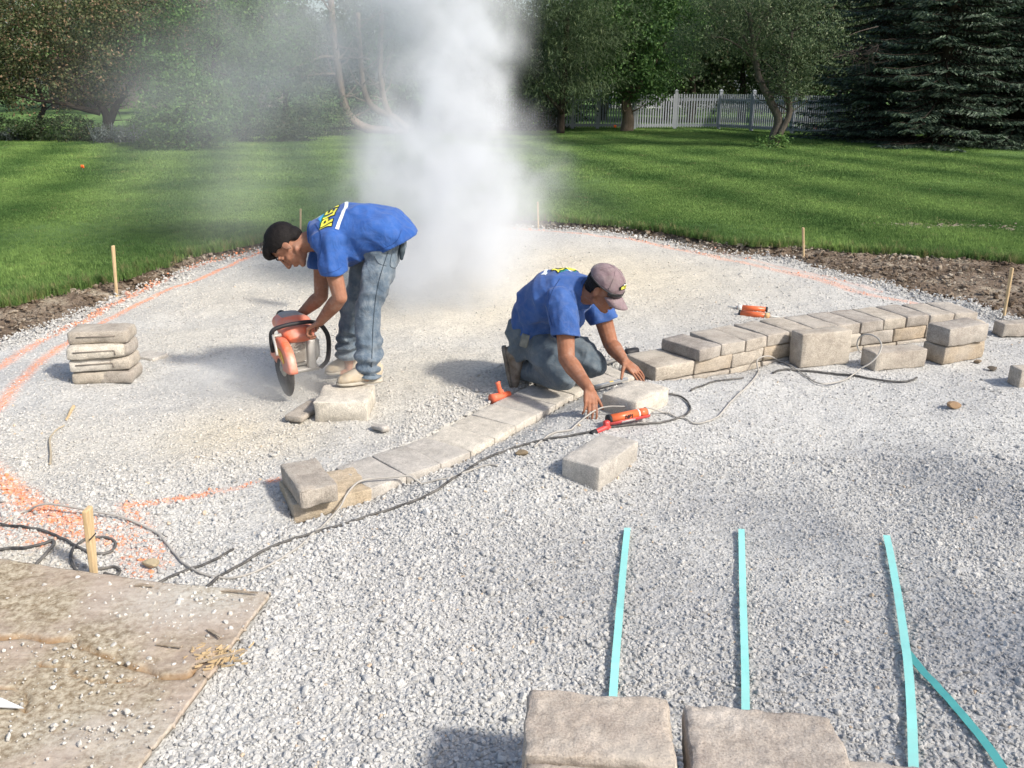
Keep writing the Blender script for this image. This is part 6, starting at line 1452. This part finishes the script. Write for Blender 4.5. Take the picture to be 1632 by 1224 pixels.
# spruces with drooping boughs
def spruce(base, height, rad, label, seed, z0=.15, dens_=1.0, top_only=0):
    b = base; root = thing('spruce_tree', label, 'tree', b, 'spruces on the right'); g = np.random.default_rng(seed)
    bm = bmesh.new(); tube(bm, [(0, 0, 0), (0, 0, height * .5), (0, 0, height)], [.20, .12, .02], 8); P0 = []; T = []; Wd = []; 
    z = z0
    while z < height - .2:
        k = z / height; Rr = rad * (1 - k) ** .82 * g.uniform(.88, 1.08) + .12; nb = int(10 * (1 - k * .5)); a0 = g.random() * 6.28
        for i in range(nb):
            a = a0 + i * 2 * math.pi / nb + g.normal() * .13; L = Rr * g.uniform(.55, 1.22); d = np.array([math.cos(a), math.sin(a), 0]); sd = np.array([-d[1], d[0], 0])
            sag = L * g.uniform(.02, .34); zz = z + g.normal() * .13
            cv = lambda t: d * (L * t) + np.array([0, 0, max(.12, zz + .20 * L * (1 - t) * 0 - sag * (t * 1.6 - .75 * t * t) + .10 * L * max(0, t - .72))])
            if z < height * .6: tube(bm, [Vector(cv(t)) for t in (0, .35, .7, .95)], [.028, .02, .012, .005], 4, False)
            m = max(5, int(L / .062 * dens_ * (1 if z < 5.2 else .35)))
            for j in range(m):
                t = .16 + .86 * j / m; p = cv(t); tw = (.48 * max(0, 1 - t) ** .7 + .10) * g.uniform(.7, 1.2) * min(1, L)
                for s in (-1, 1):
                    for q in range(3):
                        dirv = sd * s * g.uniform(.55, 1) + d * g.uniform(.25, .9) + np.array([0, 0, -g.uniform(.15, .85)]); dirv /= np.linalg.norm(dirv)
                        f = g.random(); pp = p + sd * s * tw * f * .8 + d * tw * f * .3 + np.array([0, 0, -.22 * f * tw]); P0.append(pp); T.append(dirv); Wd.append(g.uniform(.07, .17))
        z += .20 if z < 5.2 else .42
    P0 = np.array(P0); T = np.array(T); Wd = np.array(Wd)[:, None]; n = len(P0)
    nrm = np.cross(T, g.normal(size=(n, 3)) * .6 + np.array([0, 0, .6])); nrm /= np.linalg.norm(nrm, axis=1, keepdims=True) + 1e-9
    wdt = Wd * .17; V = np.stack([P0, P0 + T * Wd * .5 + nrm * wdt, P0 + T * Wd, P0 + T * Wd * .5 - nrm * wdt], 1).reshape(-1, 3); V[:, 2] = np.maximum(V[:, 2], .03)
    obj('trunk', bm, BARK_D, root); mesh_obj('crown', np_mesh('crown', V, np.arange(len(V)).reshape(-1, 4)), LF_SPRUCE, root, False)
def gb(px, Y): v = at(px, 300, Y); v.z = LAWN_Z; return v
spruce(gb(1378, 27.6), 12.5, 2.3, 'dark spruce at the right end of the white fence', 3, dens_=.8)
spruce(gb(1475, 25.2), 12.0, 2.55, 'tall blue-green spruce in the middle of the spruce row', 4)
spruce(gb(1600, 25.6), 12.5, 2.6, 'big spruce right of the middle one, near the right edge', 5)
spruce(gb(1730, 24.6), 12, 2.6, 'spruce cut off by the right edge of the picture', 6, dens_=.7)
spruce(gb(1440, 32), 13, 2.6, 'spruce set back between the first and the middle one', 7, dens_=.6)
spruce(gb(1545, 31.5), 13, 2.8, 'spruce set back behind the gap on the right', 8, dens_=.6)
# dead brush hanging in front of the first spruce
bm = bmesh.new(); g = np.random.default_rng(9); c = at(1375, 85, 25.0)
for _ in range(60):
    a = g.uniform(-.5, .9); p = c + Vector((g.normal() * .25, g.normal() * .15, g.normal() * .15)); d = Vector((g.normal(), g.normal() * .4, -abs(g.normal()) * .5 + .05)).normalized(); L = g.uniform(.3, .8)
    tube(bm, catmull([p, p + d * L * .5 + Vector((0, 0, .04)), p + d * L + Vector((0, 0, -.1))], 3), [.008, .007, .006, .005, .004, .003, .002], 4)
tube(bm, catmull([at(1345, 60, 25.0), at(1370, 50, 24.9), at(1400, 42, 24.9)], 4), .012, 5)
tube(bm, catmull([at(1340, 90, 25.6), at(1375, 86, 25.0), at(1400, 72, 24.8), at(1390, 100, 24.8), at(1425, 95, 24.7)], 4), .012, 5)
tag(obj('dead_branch', bm, bark_mat('dead_twig', (.10, .075, .065), (.20, .16, .14))), 'grey dead brush sticking out in front of the first spruce', 'branch')
# wall of distant trees closing the view
for k in range(15):
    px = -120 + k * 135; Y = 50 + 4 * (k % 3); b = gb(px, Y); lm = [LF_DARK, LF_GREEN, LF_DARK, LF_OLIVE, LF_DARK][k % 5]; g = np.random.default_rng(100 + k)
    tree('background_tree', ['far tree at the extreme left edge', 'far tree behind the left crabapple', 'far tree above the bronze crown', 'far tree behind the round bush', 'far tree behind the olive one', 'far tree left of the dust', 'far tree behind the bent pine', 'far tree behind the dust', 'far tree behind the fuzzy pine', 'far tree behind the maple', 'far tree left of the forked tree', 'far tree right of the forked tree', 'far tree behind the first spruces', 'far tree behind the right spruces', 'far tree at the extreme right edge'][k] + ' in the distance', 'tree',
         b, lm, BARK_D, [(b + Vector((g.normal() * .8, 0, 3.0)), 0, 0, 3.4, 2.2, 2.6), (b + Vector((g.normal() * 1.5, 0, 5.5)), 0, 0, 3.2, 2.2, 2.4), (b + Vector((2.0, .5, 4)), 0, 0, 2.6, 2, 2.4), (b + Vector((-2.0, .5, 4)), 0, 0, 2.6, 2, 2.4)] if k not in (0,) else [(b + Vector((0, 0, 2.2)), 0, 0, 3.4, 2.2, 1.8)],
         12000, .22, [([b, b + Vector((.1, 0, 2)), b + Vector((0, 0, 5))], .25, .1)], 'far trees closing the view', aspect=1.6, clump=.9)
# glimpses of houses behind the trees
M_SIDE = simple('white_siding', (.62, .64, .68), .7, .06, 2); M_ROOF = simple('grey_shingle', (.16, .14, .13), .9, .2, 3); M_WIN = simple('dark_glass', (.03, .035, .04), .15, .1, 5); M_TANS = simple('beige_siding', (.20, .17, .155), .7, .08, 2)
def house(px, Y, w, d, h, ms, label, rz=0.0, wins=((.2, .5), (.55, .5))):
    b = gb(px, Y); root = thing('house', label, 'house', b, None, (0, 0, rz))
    bm = bmesh.new(); box(bm, (0, 0, h / 2), (w, d, h)); obj('wall', bm, ms, root, False)
    bm = bmesh.new(); e = .4; v = [bm.verts.new(q) for q in ((-w / 2 - e, -d / 2 - e, h), (w / 2 + e, -d / 2 - e, h), (w / 2 + e, 0, h + d * .35), (-w / 2 - e, 0, h + d * .35), (-w / 2 - e, d / 2 + e, h), (w / 2 + e, d / 2 + e, h))]
    bm.faces.new((v[0], v[1], v[2], v[3])); bm.faces.new((v[3], v[2], v[5], v[4])); bm.faces.new((v[0], v[3], v[4])); bm.faces.new((v[1], v[5], v[2])); bm.faces.new((v[0], v[4], v[5], v[1])); obj('roof', bm, M_ROOF, root, False)
    for x, z in wins:
        bm = bmesh.new(); box(bm, (w * (x - .5), -d / 2 - .02, h * z), (1.1, .06, 1.3)); wi = obj('window', bm, M_WHITE, root, False)
        bm = bmesh.new(); box(bm, (w * (x - .5), -d / 2 - .052, h * z), (.92, .03, 1.12)); obj('pane', bm, M_WIN, wi, False)
house(1590, 62, 12, 8, 3.0, M_SIDE, 'white house glimpsed through the spruces on the right')
house(300, 66, 14, 9, 6.6, M_TANS, 'beige house glimpsed above the trees on the left')
house(1085, 66, 12, 8, 3.0, M_SIDE, 'pale house glimpsed behind the fence beside the maple')

# tree standing outside the picture to the right, whose shade falls across the right of the lawn
b = Vector((15.5, 4.6, LAWN_Z))
tree('shade_tree', 'garden tree outside the picture on the right shading the lawn', 'tree', b, LF_GREEN, BARK_G, [(b + Vector((0, 0, 4.2)), 0, 0, 2.6, 2.6, 1.8), (b + Vector((-1.6, 1.0, 3.6)), 0, 0, 1.6, 1.6, 1.2)], 9000, .12, [([b, b + Vector((.1, 0, 1.5)), b + Vector((0, 0, 4))], .2, .08)], aspect=1.6, clump=.6)

b = Vector((6.3, -.5, LAWN_Z)); cc = Vector((4.55, .80, 3.05))  # unseen tree added out of view, its limb shaped to shade the gravel
tree('shade_tree', 'garden tree outside the picture behind the camera, one limb shading the gravel', 'tree', b, LF_GREEN, BARK_G, [(cc, 0, 0, 1.05, .60, .35), (cc + Vector((.9, -.35, .3)), 0, 0, .8, .6, .4), (b + Vector((0, 0, 4.2)), 0, 0, 1.6, 1.6, 1.2)], 2000, .11, [([b, b + Vector((-.1, .1, 1.6)), b + Vector((-.8, .6, 2.6)), cc], .12, .03), ([b + Vector((-.1, .1, 1.5)), b + Vector((0, 0, 4))], .1, .05)], aspect=1.6, clump=.35)

# ================================================================== DUST
def dust(name, label, blobs, dens_k, colr, warp=.35, wscale=1.3, nscale=2.2, contrast=(.36, .66), vox=.06, aniso=0.0, sharp=1.0):
    """airborne dust: a voxel grid of density, thicker round the given centres"""
    lo = np.min([np.array(c) - np.array(r) * 1.15 for c, r, k in blobs], 0); hi = np.max([np.array(c) + np.array(r) * 1.15 for c, r, k in blobs], 0); lo[2] = max(lo[2], .02)
    vd = bpy.data.volumes.new(name); o = bpy.data.objects.new(name, vd); link(o)
    nt = bpy.data.node_groups.new(name, 'GeometryNodeTree')
    nt.interface.new_socket('Geometry', in_out='INPUT', socket_type='NodeSocketGeometry'); nt.interface.new_socket('Geometry', in_out='OUTPUT', socket_type='NodeSocketGeometry')
    pos = nt.nodes.new('GeometryNodeInputPosition').outputs[0]
    def vm(op, a, b=None, scale=None):
        n = nt.nodes.new('ShaderNodeVectorMath'); n.operation = op
        for s_, v in ((0, a), (1, b)):
            if v is None: continue
            if hasattr(v, 'links'): nt.links.new(v, n.inputs[s_])
            else: n.inputs[s_].default_value = v
        if scale is not None: n.inputs['Scale'].default_value = scale
        return n
    wn_ = nt.nodes.new('ShaderNodeTexNoise'); wn_.inputs['Scale'].default_value = wscale; wn_.inputs['Detail'].default_value = 4; nt.links.new(pos, wn_.inputs['Vector'])
    off = vm('SCALE', vm('SUBTRACT', wn_.outputs['Color'], (.5, .5, .5)).outputs[0], None, warp * 2); p2 = vm('ADD', pos, off.outputs[0]).outputs[0]
    tot = None
    for c, r, k in blobs:
        q = vm('MULTIPLY', vm('SUBTRACT', p2, tuple(c)).outputs[0], (1 / r[0], 1 / r[1], 1 / r[2])).outputs[0]
        l = vm('LENGTH', q).outputs['Value']; v = math_(nt, 'MULTIPLY', math_(nt, 'SUBTRACT', 1.0, l), sharp, True); v = math_(nt, 'MULTIPLY', math_(nt, 'MULTIPLY', v, v), k)
        tot = v if tot is None else math_(nt, 'ADD', tot, v)
    n2 = nt.nodes.new('ShaderNodeTexNoise'); n2.inputs['Scale'].default_value = nscale; n2.inputs['Detail'].default_value = 5; n2.inputs['Roughness'].default_value = .6; nt.links.new(p2, n2.inputs['Vector'])
    mr = nt.nodes.new('ShaderNodeMapRange'); mr.inputs[1].default_value = contrast[0]; mr.inputs[2].default_value = contrast[1]; mr.inputs[3].default_value = .15; nt.links.new(n2.outputs[0], mr.inputs[0])
    den = math_(nt, 'MULTIPLY', math_(nt, 'MULTIPLY', tot, mr.outputs[0]), dens_k)
    vc = nt.nodes.new('GeometryNodeVolumeCube'); nt.links.new(den, vc.inputs['Density']); vc.inputs['Min'].default_value = tuple(lo); vc.inputs['Max'].default_value = tuple(hi)
    for ax, k in zip('XYZ', range(3)): vc.inputs['Resolution ' + ax].default_value = max(8, int((hi[k] - lo[k]) / vox))
    m, mt = nodes(name); pv = mt.nodes.new('ShaderNodeVolumePrincipled'); pv.inputs['Color'].default_value = (*colr, 1); pv.inputs['Anisotropy'].default_value = aniso; pv.inputs['Density'].default_value = 1.0
    out = mt.nodes.new('ShaderNodeOutputMaterial'); mt.links.new(pv.outputs[0], out.inputs['Volume']); vd.materials.append(m)
    sm = nt.nodes.new('GeometryNodeSetMaterial'); sm.inputs['Material'].default_value = m; nt.links.new(vc.outputs[0], sm.inputs[0])
    go = nt.nodes.new('NodeGroupOutput'); nt.links.new(sm.outputs[0], go.inputs[0])
    md = o.modifiers.new('density', 'NODES'); md.node_group = nt
    vd.render.space = 'WORLD'; vd.render.step_size = vox * 1.8
    tag(o, label, 'dust cloud', None, 'stuff'); return o
V3 = lambda px, py, Y: tuple(at(px, py, Y))
dust('dust_cloud', 'tall pale cloud of stone dust rising behind the bending man',
     [(V3(700, 480, 6.9), (.80, .8, .60), .6), (V3(700, 400, 7.3), (.90, .9, .80), 1.2), (V3(705, 330, 7.8), (1.05, .95, .9), 1.5), (V3(790, 290, 7.7), (.90, .8, .75), .9), (V3(640, 280, 7.8), (.85, .8, .75), 1.0), (V3(712, 210, 8.2), (.86, .85, .9), 1.6), (V3(728, 120, 8.4), (.78, .8, .85), 1.7), (V3(716, 30, 8.6), (.88, .85, .9), 1.6), (V3(570, 20, 8.8), (1.35, .9, 1.0), .45), (V3(690, -60, 8.8), (1.2, .95, .9), 1.0), (V3(780, 400, 7.1), (.75, .7, .7), .8)],
     1.8, (.890, .910, .940), .46, 1.9, 3.4, (.36, .63), .045, sharp=1.7)
dust('dust_haze', 'thin veil of drifting dust over the left of the lawn and the trees',
     [(V3(340, 140, 9.5), (2.2, 1.2, 1.3), .62), (V3(430, 230, 9.0), (2.4, 1.4, 1.2), .40), (V3(500, 60, 9.2), (2.2, 1.2, 1.5), .95), (V3(400, 330, 8.6), (2.2, 1.4, .9), .20), (V3(610, 440, 6.6), (1.5, 1.0, .6), .22), (V3(860, 330, 8.2), (1.0, .8, .6), .35)],
     1.0, (.94, .96, .99), .55, .8, 1.3, (.36, .66), .12)
dust('saw_dust', 'low puff of dust thrown out round the wheel of the saw',
     [(V3(415, 620, 4.9), (.42, .40, .24), 1.0), (V3(470, 630, 4.95), (.35, .40, .20), .8), (V3(340, 605, 5.1), (.55, .45, .20), .5), (V3(530, 590, 5.2), (.40, .40, .24), .55)],
     10.0, (.91, .90, .88), .14, 3.0, 4.0, (.34, .68), .03)
